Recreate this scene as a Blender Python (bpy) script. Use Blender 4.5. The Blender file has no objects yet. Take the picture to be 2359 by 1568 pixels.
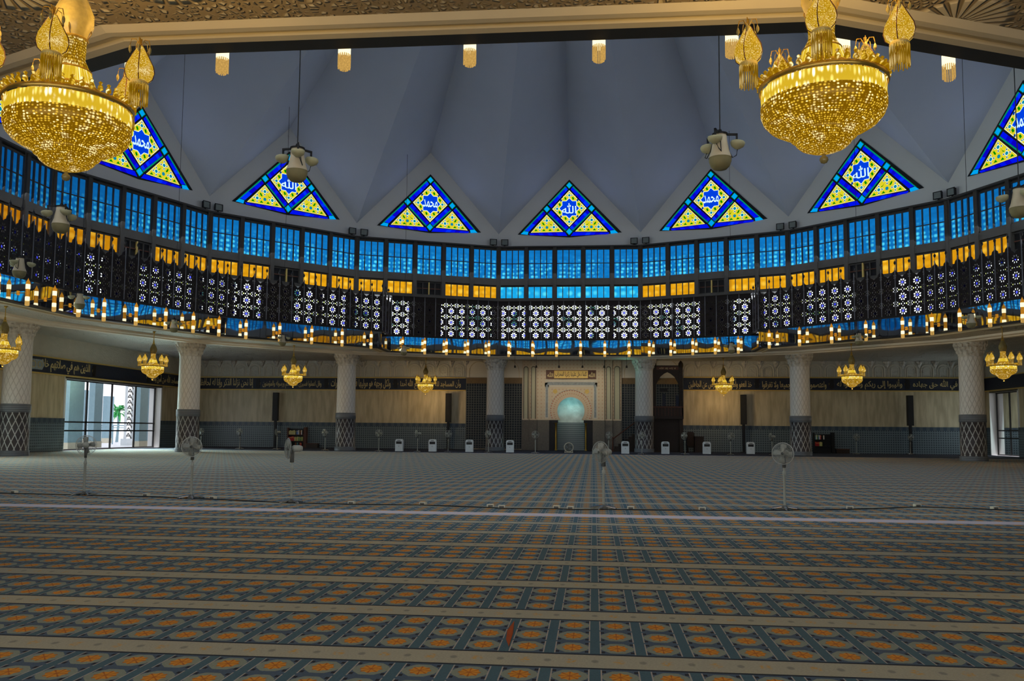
import bpy, bmesh, math, random
from mathutils import Vector, Matrix
from mathutils.geometry import tessellate_polygon
random.seed(7)
R_=math.radians; PI=math.pi; sin=math.sin; cos=math.cos
SC=bpy.context.scene; COL=SC.collection

# ------------------------------------------------------------------ materials
def newmat(name):
    m=bpy.data.materials.new(name); m.use_nodes=True; nt=m.node_tree; nt.nodes.clear()
    out=nt.nodes.new('ShaderNodeOutputMaterial'); m.cycles.emission_sampling='NONE'
    return m,nt,out
class NT:
    def __init__(s,nt): s.nt=nt
    def n(s,t,**k):
        x=s.nt.nodes.new(t)
        for a,b in k.items(): setattr(x,a,b)
        return x
    def l(s,a,b): s.nt.links.new(a,b)
    def v(s,sock,val):
        if hasattr(val,'is_output') or isinstance(val,bpy.types.NodeSocket): s.l(val,sock)
        else: sock.default_value=val
    def m(s,op,a,b=0.0,c=0.0,clamp=False):
        x=s.n('ShaderNodeMath',operation=op,use_clamp=clamp); s.v(x.inputs[0],a); s.v(x.inputs[1],b); s.v(x.inputs[2],c); return x.outputs[0]
    def mix(s,f,a,b):
        x=s.n('ShaderNodeMix',data_type='RGBA'); s.v(x.inputs[0],f); s.v(x.inputs[6],a if not isinstance(a,tuple) else (*a[:3],1)); s.v(x.inputs[7],b if not isinstance(b,tuple) else (*b[:3],1)); return x.outputs[2]
    def ss(s,e0,e1,x):
        r=s.n('ShaderNodeMapRange',interpolation_type='SMOOTHSTEP'); s.v(r.inputs[0],x); r.inputs[1].default_value=e0; r.inputs[2].default_value=e1; return r.outputs[0]
    def coord(s,kind='Object'):
        return s.n('ShaderNodeTexCoord').outputs[kind]
    def pos(s): return s.n('ShaderNodeNewGeometry').outputs['Position']
    def xyz(s,v):
        x=s.n('ShaderNodeSeparateXYZ'); s.l(v,x.inputs[0]); return x.outputs
    def comb(s,a,b,c=0.0):
        x=s.n('ShaderNodeCombineXYZ'); s.v(x.inputs[0],a); s.v(x.inputs[1],b); s.v(x.inputs[2],c); return x.outputs[0]
    def noise(s,v,scale,detail=2.0):
        x=s.n('ShaderNodeTexNoise'); s.l(v,x.inputs['Vector']); x.inputs['Scale'].default_value=scale; x.inputs['Detail'].default_value=detail; return x.outputs['Fac']
    def vor(s,v,scale,feature='F1',rnd=1.0,out='Distance'):
        x=s.n('ShaderNodeTexVoronoi',feature=feature); s.l(v,x.inputs['Vector']); x.inputs['Scale'].default_value=scale; x.inputs['Randomness'].default_value=rnd; return x.outputs[out]
    def bump(s,h,strength=.5,dist=.05):
        x=s.n('ShaderNodeBump'); s.v(x.inputs['Height'],h); x.inputs['Strength'].default_value=strength; x.inputs['Distance'].default_value=dist; return x.outputs[0]
    def bsdf(s,out,col,rough=.6,metal=0.0,nrm=None,emit=None,es=0.0,spec=None):
        b=s.n('ShaderNodeBsdfPrincipled'); s.v(b.inputs['Base Color'],col if not isinstance(col,tuple) else (*col[:3],1)); s.v(b.inputs['Roughness'],rough); b.inputs['Metallic'].default_value=metal
        if nrm is not None: s.l(nrm,b.inputs['Normal'])
        if emit is not None: s.v(b.inputs['Emission Color'],emit if not isinstance(emit,tuple) else (*emit[:3],1)); s.v(b.inputs['Emission Strength'],es)
        if spec is not None: b.inputs['Specular IOR Level'].default_value=spec
        s.l(b.outputs[0],out.inputs[0]); return b
def P(name,col,rough=.6,metal=0.0,var=.15,scale=6.0,bump=0.0,spec=None):
    m,nt,out=newmat(name); g=NT(nt); c=g.coord(); nz=g.noise(c,scale,3.0)
    a=tuple(min(1,x*(1-var)) for x in col); b=tuple(min(1,x*(1+var)) for x in col)
    nrm=g.bump(g.noise(c,scale*5),.4,bump) if bump else None
    g.bsdf(out,g.mix(nz,a,b),rough,metal,nrm,spec=spec); return m
def EM(name,col,es=1.0,var=.2,scale=5.0,sample=False):
    m,nt,out=newmat(name); g=NT(nt); c=g.coord(); nz=g.noise(c,scale,2.0)
    e=g.n('ShaderNodeEmission'); g.l(g.mix(nz,tuple(x*(1-var) for x in col),tuple(x*(1+var) for x in col)),e.inputs[0]); e.inputs[1].default_value=es
    g.l(e.outputs[0],out.inputs[0])
    if sample: m.cycles.emission_sampling='AUTO'
    return m

MAT={}
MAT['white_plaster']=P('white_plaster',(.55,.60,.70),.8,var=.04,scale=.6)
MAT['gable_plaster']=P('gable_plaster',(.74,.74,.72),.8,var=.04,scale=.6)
MAT['cream_plaster']=P('cream_plaster',(.62,.58,.50),.75,var=.06,scale=1.5,bump=.01)
MAT['moulding']=P('moulding_plaster',(.60,.50,.33),.6,var=.06,scale=2)
MAT['black_frame']=P('black_frame',(.012,.012,.012),.45,var=.3)
MAT['dark_frame']=P('dark_bronze_frame',(.06,.055,.05),.6,var=.2,scale=3)
MAT['dark_lattice']=P('dark_lattice_metal',(.02,.014,.012),.5,.3,var=.3,scale=10)
MAT['post_grey']=P('pale_post_metal',(.28,.28,.30),.4,.5)
MAT['gold']=P('polished_gold',(.75,.48,.10),.3,.9,var=.15)
MAT['gold_matt']=P('gold_leaf',(.62,.45,.14),.5,.35,var=.2,scale=12)
MAT['band_blue']=P('band_dark_blue',(.018,.024,.045),.5,var=.6,scale=14)
MAT['letters']=P('gold_letters',(.62,.50,.24),.5,.2,var=.15)
MAT['black_plastic']=P('black_plastic',(.010,.010,.011),.5,var=.3)
MAT['white_plastic']=P('white_plastic',(.60,.64,.66),.45,var=.05)
MAT['fan_grey']=P('fan_grey_plastic',(.30,.31,.27),.4,var=.1)
MAT['fan_dark']=P('fan_dark_grey',(.10,.10,.09),.4,var=.1)
MAT['fan_wire']=P('fan_cage_wire',(.42,.44,.40),.35,.6,var=.1)
MAT['chrome']=P('chrome',(.7,.7,.68),.15,1.0,var=.05)
MAT['speaker_cream']=P('cream_speaker_shell',(.52,.44,.30),.55,var=.1)
MAT['speaker_dark']=P('speaker_grille_olive',(.20,.17,.08),.7,var=.2)
MAT['speaker_bowl']=P('speaker_bowl_shell',(.36,.34,.20),.55,var=.12)
MAT['dark_wood']=P('dark_carved_wood',(.028,.018,.012),.5,var=.4,scale=9,bump=.02)
MAT['mid_wood']=P('reddish_wood',(.10,.035,.02),.5,var=.25,scale=5)
MAT['cable']=P('cable_black',(.02,.02,.02),.6)
MAT['socket']=P('ivory_socket',(.55,.52,.40),.5)
MAT['orange_mark']=P('orange_mark',(.35,.07,.01),.8)
MAT['outside_column']=P('outside_column_render',(.24,.37,.43),.8,var=.1)
MAT['outside_white']=EM('outside_bright_daylight',(1,.97,1.0),1.15,.03,1)
MAT['leaf']=P('palm_leaf',(.05,.40,.10),.6,var=.4,scale=4)
MAT['lamp_gold']=EM('lamp_gold_crystal',(.50,.20,.015),1.0,.5,20)
MAT['lamp_white']=EM('lamp_glow',(1,.85,.5),1.6,.15,10)
MAT['lamp_fringe']=EM('lamp_fringe_crystal',(.55,.32,.08),1.0,.5,30)
MAT['mark_glass']=P('floodlight_glass',(.22,.25,.24),.15,var=.1)
MAT['teal_marble']=None

def crystal(name,dark,mid,hot,scale,thr,es=1.0,squash=1.0,sg=.7):
    m,nt,out=newmat(name); g=NT(nt); x=g.xyz(g.coord()); ang=g.m('ARCTAN2',x[1],x[0])
    v=g.comb(g.m('MULTIPLY',ang,.5),g.m('MULTIPLY',x[2],squash),0.0)
    r=g.m('SQRT',g.m('ADD',g.m('MULTIPLY',x[0],x[0]),g.m('MULTIPLY',x[1],x[1])))
    v=g.comb(g.m('MULTIPLY',ang,.55),g.m('ADD',g.m('MULTIPLY',x[2],squash),g.m('MULTIPLY',r,sg)),0.0)
    d=g.vor(v,scale,'F1',.45); c=g.vor(v,scale,'F1',.45,'Color'); cs=g.n('ShaderNodeSeparateColor'); g.l(c,cs.inputs[0])
    base=g.mix(g.ss(.5,.12,d),dark,mid)
    hotf=g.m('MULTIPLY',g.m('GREATER_THAN',cs.outputs[0],thr),g.ss(.42,.15,d))
    big=g.ss(.56,.68,g.noise(g.coord(),6.5,1.0))
    hotf=g.m('MAXIMUM',hotf,g.m('MULTIPLY',big,g.ss(.6,.1,d)))
    e=g.n('ShaderNodeEmission'); g.l(g.mix(hotf,base,hot),e.inputs[0]); e.inputs[1].default_value=es
    gl=g.n('ShaderNodeBsdfGlossy'); gl.inputs['Roughness'].default_value=.25; gl.inputs['Color'].default_value=(.8,.6,.2,1)
    ad=g.n('ShaderNodeAddShader'); mx=g.n('ShaderNodeMixShader'); mx.inputs[0].default_value=.12
    g.l(e.outputs[0],mx.inputs[1]); g.l(gl.outputs[0],mx.inputs[2]); g.l(mx.outputs[0],out.inputs[0]); return m
MAT['crystal']=crystal('gold_crystal_beads',(.22,.10,.0),(1.1,.68,.05),(1.8,1.5,.7),30,.78)
MAT['crystal_bright']=crystal('bright_crystal_drops',(.75,.48,.02),(1.3,1.05,.22),(1.9,1.8,1.2),26,.55,1.05,.25)
MAT['crystal_cone']=crystal('crystal_cone_beads',(.3,.14,.0),(1.0,.64,.05),(1.4,1.2,.6),22,.7,1.0,1.0,-.7)
MAT['pear_glass']=crystal('pear_shade_beads',(.48,.25,.0),(1.2,.85,.14),(1.6,1.4,.8),55,.75)
MAT['fringe_glass']=crystal('glass_fringe',(.2,.10,.0),(.8,.5,.09),(.9,.7,.3),36,.85,1.0,.15)
MAT['globe_glass']=P('clear_amber_globe',(.24,.18,.06),.15,.2,var=.3,scale=20)

# window glass, lit by the day outside
def window_glass(name,stops,dots,hot,sc):
    m,nt,out=newmat(name); g=NT(nt); p=g.pos(); x=g.xyz(p)
    ang=g.m('ARCTAN2',x[0],x[1]); u=g.m('MULTIPLY',ang,28.0)
    v=g.comb(u,g.m('MULTIPLY',x[2],1.15),0.0)
    w=g.vor(v,sc,'F1',.3); spots=g.ss(.46,.12,w)
    nz=g.noise(g.comb(u,x[2]),.55,2.0); wav=g.noise(g.comb(g.m('MULTIPLY',u,.9),g.m('MULTIPLY',x[2],2.5)),1.3,1.5)
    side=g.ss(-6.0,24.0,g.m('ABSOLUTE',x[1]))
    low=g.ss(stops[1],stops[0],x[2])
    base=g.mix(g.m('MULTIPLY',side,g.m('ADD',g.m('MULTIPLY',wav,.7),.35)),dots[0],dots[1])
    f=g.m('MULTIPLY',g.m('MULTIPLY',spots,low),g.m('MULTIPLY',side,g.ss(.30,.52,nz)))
    e=g.n('ShaderNodeEmission'); g.l(g.mix(f,base,hot),e.inputs[0]); e.inputs[1].default_value=1.0
    g.l(e.outputs[0],out.inputs[0]); return m
MAT['blue_glass']=window_glass('blue_window_glass',(14.1,15.4),((.002,.06,.21),(.006,.23,.66)),(.09,.76,1.05),2.7)
MAT['orange_glass']=window_glass('orange_window_glass',(30.0,31.0),((.34,.10,.002),(.95,.46,.008)),(1,.6,.05),1.5)
MAT['sky_glass']=window_glass('sky_blue_window_glass',(30.0,31.0),((.004,.15,.5),(.012,.5,.95)),(.1,.8,1),1.5)
def daylight_glass():
    m,nt,out=newmat('daylight_window_glass'); g=NT(nt); x=g.xyz(g.pos()); ang=g.m('MULTIPLY',g.m('ARCTAN2',x[0],x[1]),28.0)
    n1=g.noise(g.comb(ang,g.m('MULTIPLY',x[2],.6)),.9,2.0)
    side=g.ss(-20.0,26.0,x[1]); s=g.m('ADD',g.m('MULTIPLY',side,.9),.55)
    f=g.ss(.34,.46,n1)
    e=g.n('ShaderNodeEmission'); g.l(g.mix(f,(.03,.16,.17),(1.5,1.6,1.7)),e.inputs[0]); g.l(s,e.inputs[1]); g.l(e.outputs[0],out.inputs[0]); return m
MAT['day_glass']=daylight_glass()
def tint(name,col):
    m,nt,out=newmat(name); g=NT(nt); t=g.n('ShaderNodeBsdfTransparent'); g.l(g.mix(g.noise(g.coord(),9.0),tuple(c*.8 for c in col),col),t.inputs[0]); g.l(t.outputs[0],out.inputs[0]); return m
MAT['tint_blue']=tint('cobalt_tinted_glass',(.06,.07,1.0)); MAT['tint_yellow']=tint('yellow_tinted_glass',(.85,1.0,.25))
def fascia():
    m,nt,out=newmat('dark_mirror_glass'); g=NT(nt); c=g.pos(); x=g.xyz(c); u=g.m('MULTIPLY',g.m('ARCTAN2',x[0],x[1]),26.0)
    h=g.noise(g.comb(u,g.m('MULTIPLY',x[2],.8)),.42,1.0)
    g.bsdf(out,(.62,.68,.76),.02,1.0,g.bump(h,.12,.12)); return m
MAT['mirror']=fascia()

# floor carpet
def carpet():
    m,nt,out=newmat('patterned_prayer_carpet'); g=NT(nt); x=g.xyz(g.pos()); X,Y=x[0],x[1]
    per=1.485; y0=-24.22
    t=g.m('FRACT',g.m('DIVIDE',g.m('SUBTRACT',Y,y0-per*.5),per))          # .5 = middle of the pale stripe
    dy=g.m('ABSOLUTE',g.m('SUBTRACT',t,.5)); 
    stripe=g.m('LESS_THAN',dy,.112); edge=g.m('LESS_THAN',dy,.135)
    # row coordinate inside the band
    tb=g.m('FRACT',g.m('ADD',t,.5)); yb=g.m('MULTIPLY',g.m('SUBTRACT',tb,.5),per)     # -.74..+.74, 0 = band middle
    ry=g.m('SUBTRACT',yb,g.m('MULTIPLY',g.m('ROUND',g.m('DIVIDE',yb,.368)),.368))
    rx0=g.m('DIVIDE',g.m('SUBTRACT',X,2.11),.336); rx=g.m('MULTIPLY',g.m('SUBTRACT',rx0,g.m('ROUND',rx0)),.336)
    ax=g.m('ABSOLUTE',rx); ay=g.m('ABSOLUTE',ry)
    ang=g.m('ARCTAN2',g.m('MULTIPLY',ry,.78),rx); r=g.m('SQRT',g.m('ADD',g.m('MULTIPLY',rx,rx),g.m('MULTIPLY',g.m('MULTIPLY',ry,ry),.62)))
    flower=g.m('LESS_THAN',r,g.m('ADD',.071,g.m('MULTIPLY',g.m('COSINE',g.m('MULTIPLY',ang,8.0)),.007)))
    core=g.m('MULTIPLY',g.ss(.0,.7,g.m('ABSOLUTE',g.m('SINE',g.m('MULTIPLY',ang,4.0)))),g.ss(.0,.03,r))
    sq=g.m('MAXIMUM',ax,g.m('MULTIPLY',ay,.8)); dm=g.m('MULTIPLY',g.m('ADD',ax,g.m('MULTIPLY',ay,.8)),.74)
    star=g.m('LESS_THAN',g.m('MINIMUM',sq,dm),.1); star=g.m('LESS_THAN',g.m('MINIMUM',g.m('MAXIMUM',sq,g.m('MULTIPLY',dm,.93)),g.m('MAXIMUM',dm,g.m('MULTIPLY',sq,.86))),.112)
    box=g.m('MULTIPLY',g.m('LESS_THAN',ax,.122),g.m('LESS_THAN',ay,.142))
    corner=g.m('MULTIPLY',box,g.m('MULTIPLY',g.m('GREATER_THAN',ax,.094),g.m('GREATER_THAN',ay,.095)))
    line=g.m('MULTIPLY',g.m('LESS_THAN',g.m('ABSOLUTE',g.m('SUBTRACT',ax,.126)),.005),g.m('LESS_THAN',ay,.165))
    nz=g.noise(g.pos(),55.0,2.0); nb=g.noise(g.pos(),.25,2.0)
    ground=g.mix(g.m('GREATER_THAN',ax,.126),(.072,.115,.18),(.064,.135,.18))
    c=g.mix(g.m('MULTIPLY',star,box),ground,(.26,.30,.25)); c=g.mix(corner,c,(.012,.012,.022))
    c=g.mix(line,c,(.42,.38,.36))
    c=g.mix(flower,c,g.mix(core,(.42,.11,.006),(.74,.30,.012)))
    # stripe with faint blossoms
    bx=g.m('SUBTRACT',g.m('FRACT',g.m('DIVIDE',g.m('SUBTRACT',X,2.11-.168),.336)),.5); sy=g.m('SUBTRACT',t,.5)
    bl=g.ss(.16,.08,g.m('SQRT',g.m('ADD',g.m('MULTIPLY',bx,bx),g.m('MULTIPLY',g.m('MULTIPLY',sy,sy),9.0))))
    sc=g.mix(g.m('MULTIPLY',bl,g.ss(.42,.62,g.noise(g.pos(),30.0,1.0))),(.42,.41,.33),(.60,.36,.10))
    gb=g.m('SUBTRACT',g.m('FRACT',g.m('DIVIDE',g.m('SUBTRACT',X,2.11),.336)),.5)
    gd=g.ss(.10,.05,g.m('SQRT',g.m('ADD',g.m('MULTIPLY',gb,gb),g.m('MULTIPLY',g.m('MULTIPLY',sy,sy),9.0))))
    sc=g.mix(g.m('MULTIPLY',gd,.5),sc,(.10,.13,.13))
    white=g.m('MULTIPLY',g.m('GREATER_THAN',Y,-21.52),g.m('LESS_THAN',Y,-20.98))
    c=g.mix(edge,c,(.012,.018,.03)); c=g.mix(stripe,c,sc); c=g.mix(white,c,(.66,.60,.68))
    far=g.m('GREATER_THAN',Y,21.45); c=g.mix(far,c,(.75,.78,.85)); c=g.mix(g.m('GREATER_THAN',Y,21.72),c,(.008,.012,.035))
    c=g.mix(g.m('MULTIPLY',nz,.35),c,(.02,.02,.02))
    bs=g.bsdf(out,c,.9,0,g.bump(nz,.3,.01),spec=.15); bs.inputs['Sheen Weight'].default_value=.03; bs.inputs['Sheen Roughness'].default_value=.45; return m
MAT['carpet']=carpet()

def wallmat(side):
    m,nt,out=newmat('marble_wall_'+side); g=NT(nt); x=g.xyz(g.pos()); U=x[0] if side=='back' else x[1]; Z=x[2]
    n=g.noise(g.comb(g.m('MULTIPLY',U,2.2),g.m('MULTIPLY',Z,.35)),1.3,4.0); slab=g.m('FRACT',g.m('DIVIDE',U,1.25))
    jo=g.m('LESS_THAN',slab,.012); col=g.mix(g.ss(.3,.7,n),(.38,.315,.20),(.56,.48,.32)); col=g.mix(g.m('MULTIPLY',jo,.5),col,(.14,.12,.09))
    g.bsdf(out,col,.35); return m
MAT['marble_back']=wallmat('back'); MAT['marble_side']=wallmat('side')
def dado():
    m,nt,out=newmat('blue_tile_dado'); g=NT(nt); x=g.xyz(g.pos()); U=g.m('ADD',x[0],x[1]); Z=x[2]
    v=g.comb(U,Z,0.0); d=g.vor(v,5.5,'F1',0.0); c=g.mix(g.ss(.22,.38,d),(.03,.045,.06),(.14,.18,.20))
    top=g.m('GREATER_THAN',Z,1.86); wave=g.m('GREATER_THAN',g.m('SINE',g.m('MULTIPLY',U,12.0)),0.0); c=g.mix(top,c,g.mix(wave,(.04,.065,.095),(.075,.10,.12)))
    g.bsdf(out,c,.35); return m
MAT['dado']=dado()
def frieze():
    m,nt,out=newmat('carved_plaster_frieze'); g=NT(nt); c=g.coord(); n=g.vor(c,7.0,'F1'); g.bsdf(out,g.mix(g.noise(c,2.0),(.42,.42,.38),(.52,.51,.46)),.75,0,g.bump(n,.5,.04)); return m
MAT['frieze']=frieze()
def soffit():
    m,nt,out=newmat('carved_fan_relief_ceiling'); g=NT(nt); x=g.xyz(g.pos()); s=2.15
    cx=g.m('SUBTRACT',g.m('FRACT',g.m('DIVIDE',g.m('ADD',x[0],.5),s)),.5); cy=g.m('SUBTRACT',g.m('FRACT',g.m('DIVIDE',g.m('ADD',x[1],.9),s)),.5)
    r=g.m('SQRT',g.m('ADD',g.m('MULTIPLY',cx,cx),g.m('MULTIPLY',cy,cy))); a=g.m('ARCTAN2',cy,cx)
    rays=g.m('ABSOLUTE',g.m('SINE',g.m('MULTIPLY',a,12.0))); ring=g.m('MULTIPLY',g.ss(.05,.09,r),g.ss(.36,.30,r))
    fans=g.m('MULTIPLY',g.ss(.25,.7,rays),ring)
    leaf=g.ss(.10,.30,g.vor(g.comb(x[0],x[1]),9.0,'DISTANCE_TO_EDGE',.8)); leafm=g.m('MULTIPLY',leaf,g.ss(.33,.38,r))
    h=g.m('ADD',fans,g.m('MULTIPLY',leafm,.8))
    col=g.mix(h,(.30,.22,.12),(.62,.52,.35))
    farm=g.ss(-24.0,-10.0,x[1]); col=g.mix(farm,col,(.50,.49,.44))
    g.bsdf(out,col,.7,0,g.bump(h,1.0,.11)); return m
MAT['soffit']=soffit()
def pillar_tile():
    m,nt,out=newmat('pillar_net_tiles'); g=NT(nt); x=g.xyz(g.coord()); a=g.m('MULTIPLY',g.m('ARCTAN2',x[1],x[0]),14/(2*PI)); z=g.m('MULTIPLY',x[2],2.6)
    w=g.m('MULTIPLY',g.m('SINE',g.m('MULTIPLY',z,2*PI)),.25)
    d1=g.m('ABSOLUTE',g.m('SUBTRACT',g.m('FRACT',g.m('ADD',g.m('ADD',a,g.m('MULTIPLY',z,.5)),0.0)),.5)); d2=g.m('ABSOLUTE',g.m('SUBTRACT',g.m('FRACT',g.m('SUBTRACT',a,g.m('MULTIPLY',z,.5))),.5))
    ln=g.m('LESS_THAN',g.m('MINIMUM',d1,d2),.075)
    body=g.m('MULTIPLY',g.m('GREATER_THAN',x[2],.3),g.m('LESS_THAN',x[2],2.35))
    c=g.mix(g.m('MULTIPLY',ln,body),(.055,.05,.055),(.40,.42,.42)); small=g.vor(g.comb(g.m('MULTIPLY',a,.6),x[2]),9.0,'F1',.0)
    c=g.mix(g.m('SUBTRACT',1.0,body),c,g.mix(g.ss(.2,.4,small),(.20,.23,.25),(.09,.10,.12)))
    g.bsdf(out,c,.35); return m
MAT['pillar_tile']=pillar_tile()
def pillar_shaft():
    m,nt,out=newmat('pillar_relief_plaster'); g=NT(nt); x=g.xyz(g.coord()); a=g.m('MULTIPLY',g.m('ARCTAN2',x[1],x[0]),16/(2*PI)); z=g.m('MULTIPLY',x[2],3.2)
    d1=g.m('ABSOLUTE',g.m('SUBTRACT',g.m('FRACT',g.m('ADD',a,g.m('MULTIPLY',z,.5))),.5)); d2=g.m('ABSOLUTE',g.m('SUBTRACT',g.m('FRACT',g.m('SUBTRACT',a,g.m('MULTIPLY',z,.5))),.5))
    h=g.ss(.0,.12,g.m('MINIMUM',d1,d2)); g.bsdf(out,g.mix(h,(.42,.41,.39),(.58,.57,.55)),.75,0,g.bump(h,.5,.03)); return m
MAT['pillar_shaft']=pillar_shaft()
def capital_mat():
    m,nt,out=newmat('muqarnas_plaster'); g=NT(nt); c=g.coord(); h=g.vor(c,4.5,'F1',.5); g.bsdf(out,g.mix(h,(.36,.34,.30),(.62,.60,.56)),.75,0,g.bump(h,.9,.12)); return m
MAT['capital']=capital_mat()
def mih_mat():
    m,nt,out=newmat('mihrab_inlaid_plaster'); g=NT(nt); x=g.xyz(g.pos()); v=g.comb(x[0],x[2]); d=g.vor(v,3.4,'F1',0.0)
    c=g.mix(g.ss(.24,.12,d),(.62,.52,.38),(.50,.28,.18)); c=g.mix(g.ss(.09,.05,d),c,(.62,.55,.42)); c=g.mix(g.m('MULTIPLY',g.noise(g.pos(),3.0),.3),c,(.55,.50,.36)); g.bsdf(out,c,.55); return m
MAT['mihrab']=mih_mat()
def arch_mat():
    m,nt,out=newmat('mihrab_arch_mosaic'); g=NT(nt); x=g.xyz(g.pos()); dx=g.m('SUBTRACT',x[0],.08); dz=g.m('SUBTRACT',x[2],3.25); a=g.m('ARCTAN2',dz,dx); r=g.m('SQRT',g.m('ADD',g.m('MULTIPLY',dx,dx),g.m('MULTIPLY',dz,dz)))
    d=g.vor(g.comb(g.m('MULTIPLY',a,2.2),r),3.6,'F1',0.0)
    ed=g.m('MAXIMUM',g.ss(1.38,1.45,r),g.ss(1.17,1.10,r)); c=g.mix(g.ss(.3,.15,d),(.62,.50,.36),g.mix(ed,(.52,.36,.22),(.50,.15,.08))); g.bsdf(out,c,.5); return m
MAT['arch']=arch_mat()
MAT['grey_inlay']=P('grey_script_inlay',(.26,.30,.32),.5,var=.5,scale=9)
MAT['niche']=P('veined_niche_marble',(.55,.58,.56),.4,var=.45,scale=2.2,bump=.1)
MAT['stripe_marble']=None
def stripe_marble():
    m,nt,out=newmat('striped_niche_marble'); g=NT(nt); x=g.xyz(g.pos()); s=g.m('FRACT',g.m('MULTIPLY',x[2],6.2)); g.bsdf(out,g.mix(g.m('GREATER_THAN',s,.5),(.12,.15,.16),(.24,.28,.29)),.4); return m
MAT['stripe_marble']=stripe_marble()
def grille_mat():
    m,nt,out=newmat('dark_timber_grille'); g=NT(nt); x=g.xyz(g.coord()); a=g.m('ABSOLUTE',g.m('SINE',g.m('MULTIPLY',x[0],22.0))); b=g.m('ABSOLUTE',g.m('SINE',g.m('MULTIPLY',x[2],22.0)))
    h=g.m('MAXIMUM',g.ss(.75,.95,a),g.ss(.75,.95,b)); g.bsdf(out,g.mix(h,(.012,.02,.03),(.09,.10,.10)),.5); return m
MAT['grille']=grille_mat(); MAT['grille_dark']=P('grille_backing',(.012,.022,.035),.6)
MAT['grille_bar']=P('grille_bar',(.13,.135,.125),.5,var=.2)
MAT['grille_top']=P('brown_grille_head',(.20,.13,.06),.6,var=.2)
MAT['dado_brown']=P('brown_tile_dado',(.14,.125,.10),.4,var=.45,scale=14)
MAT['niche_panel']=P('pale_green_panel',(.50,.50,.36),.6,var=.05)

# ------------------------------------------------------------------ mesh helpers
class MB:
    def __init__(s): s.v=[]; s.f=[]; s.mi=[]; s.mats=[]
    def mat(s,m):
        m=MAT[m] if isinstance(m,str) else m
        if m not in s.mats: s.mats.append(m)
        return s.mats.index(m)
    def add(s,vs,fs,m,T=None):
        o=len(s.v); i=s.mat(m)
        for v in vs:
            v=Vector(v); s.v.append(T@v if T else v)
        for f in fs: s.f.append([o+k for k in f]); s.mi.append(i)
    def box(s,x0,x1,y0,y1,z0,z1,m,T=None):
        vs=[(x0,y0,z0),(x1,y0,z0),(x1,y1,z0),(x0,y1,z0),(x0,y0,z1),(x1,y0,z1),(x1,y1,z1),(x0,y1,z1)]
        s.add(vs,[(0,3,2,1),(4,5,6,7),(0,1,5,4),(1,2,6,5),(2,3,7,6),(3,0,4,7)],m,T)
    def lathe(s,prof,m,n=24,T=None,a0=0.0,a1=2*PI):
        full=abs(a1-a0-2*PI)<1e-6; k=n if full else n+1; vs=[]
        for r,z in prof:
            for i in range(k):
                a=a0+(a1-a0)*i/n; vs.append((r*cos(a),r*sin(a),z))
        fs=[]
        for j in range(len(prof)-1):
            for i in range(n):
                i2=(i+1)%k; fs.append((j*k+i,j*k+i2,(j+1)*k+i2,(j+1)*k+i))
        s.add(vs,fs,m,T)
    def tube(s,pts,r,m,n=8,T=None,close=False):
        pts=[Vector(p) for p in pts]; vs=[]; N=len(pts)
        for j,p in enumerate(pts):
            if close: d=pts[(j+1)%N]-pts[j-1]
            else: d=(pts[min(j+1,N-1)]-pts[max(j-1,0)])
            d.normalize(); up=Vector((0,0,1)) if abs(d.z)<.9 else Vector((1,0,0)); a=d.cross(up).normalized(); b=d.cross(a)
            rr=r[j] if isinstance(r,(list,tuple)) else r
            for i in range(n):
                t=2*PI*i/n; vs.append(p+a*rr*cos(t)+b*rr*sin(t))
        fs=[]; M=N if close else N-1
        for j in range(M):
            j2=(j+1)%N
            for i in range(n): fs.append((j*n+i,j*n+(i+1)%n,j2*n+(i+1)%n,j2*n+i))
        if not close: fs.append(list(range(n))[::-1]); fs.append([(N-1)*n+i for i in range(n)])
        s.add(vs,fs,m,T)
    def ring(s,R,r,z,m,n=32,k=6,T=None,sy=1.0): s.tube([(R*cos(2*PI*i/n),R*sy*sin(2*PI*i/n),z) for i in range(n)],r,m,k,T,True)
    def poly(s,pts,y0,y1,m,T=None):   # XZ outline extruded along Y
        n=len(pts); vs=[(x,y0,z) for x,z in pts]+[(x,y1,z) for x,z in pts]
        tri=tessellate_polygon([[Vector((x,z,0)) for x,z in pts]]); fs=[tuple(t) for t in tri]+[tuple(n+i for i in t)[::-1] for t in tri]
        fs+=[(i,(i+1)%n,n+(i+1)%n,n+i) for i in range(n)]; s.add(vs,fs,m,T)
    def mesh(s,name,smooth=False):
        me=bpy.data.meshes.new(name); me.from_pydata([tuple(v) for v in s.v],[],s.f)
        for m in s.mats: me.materials.append(m)
        me.polygons.foreach_set('material_index',s.mi)
        bm=bmesh.new(); bm.from_mesh(me); bmesh.ops.recalc_face_normals(bm,faces=bm.faces); bm.to_mesh(me); bm.free()
        if smooth: me.polygons.foreach_set('use_smooth',[True]*len(me.polygons))
        return me
    def build(s,name,parent=None,smooth=False):
        return link(name,s.mesh(name,smooth),parent)
def link(name,me,parent=None):
    o=bpy.data.objects.new(name,me); COL.objects.link(o)
    if parent: o.parent=parent
    return o
def empty(name,loc=(0,0,0),rz=0.0):
    o=bpy.data.objects.new(name,None); o.empty_display_size=.1; COL.objects.link(o); o.location=loc; o.rotation_euler=(0,0,rz); return o
def tag(o,label=None,cat=None,group=None,kind=None):
    if label: o['label']=label
    if cat: o['category']=cat
    if group: o['group']=group
    if kind: o['kind']=kind
    return o
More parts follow.
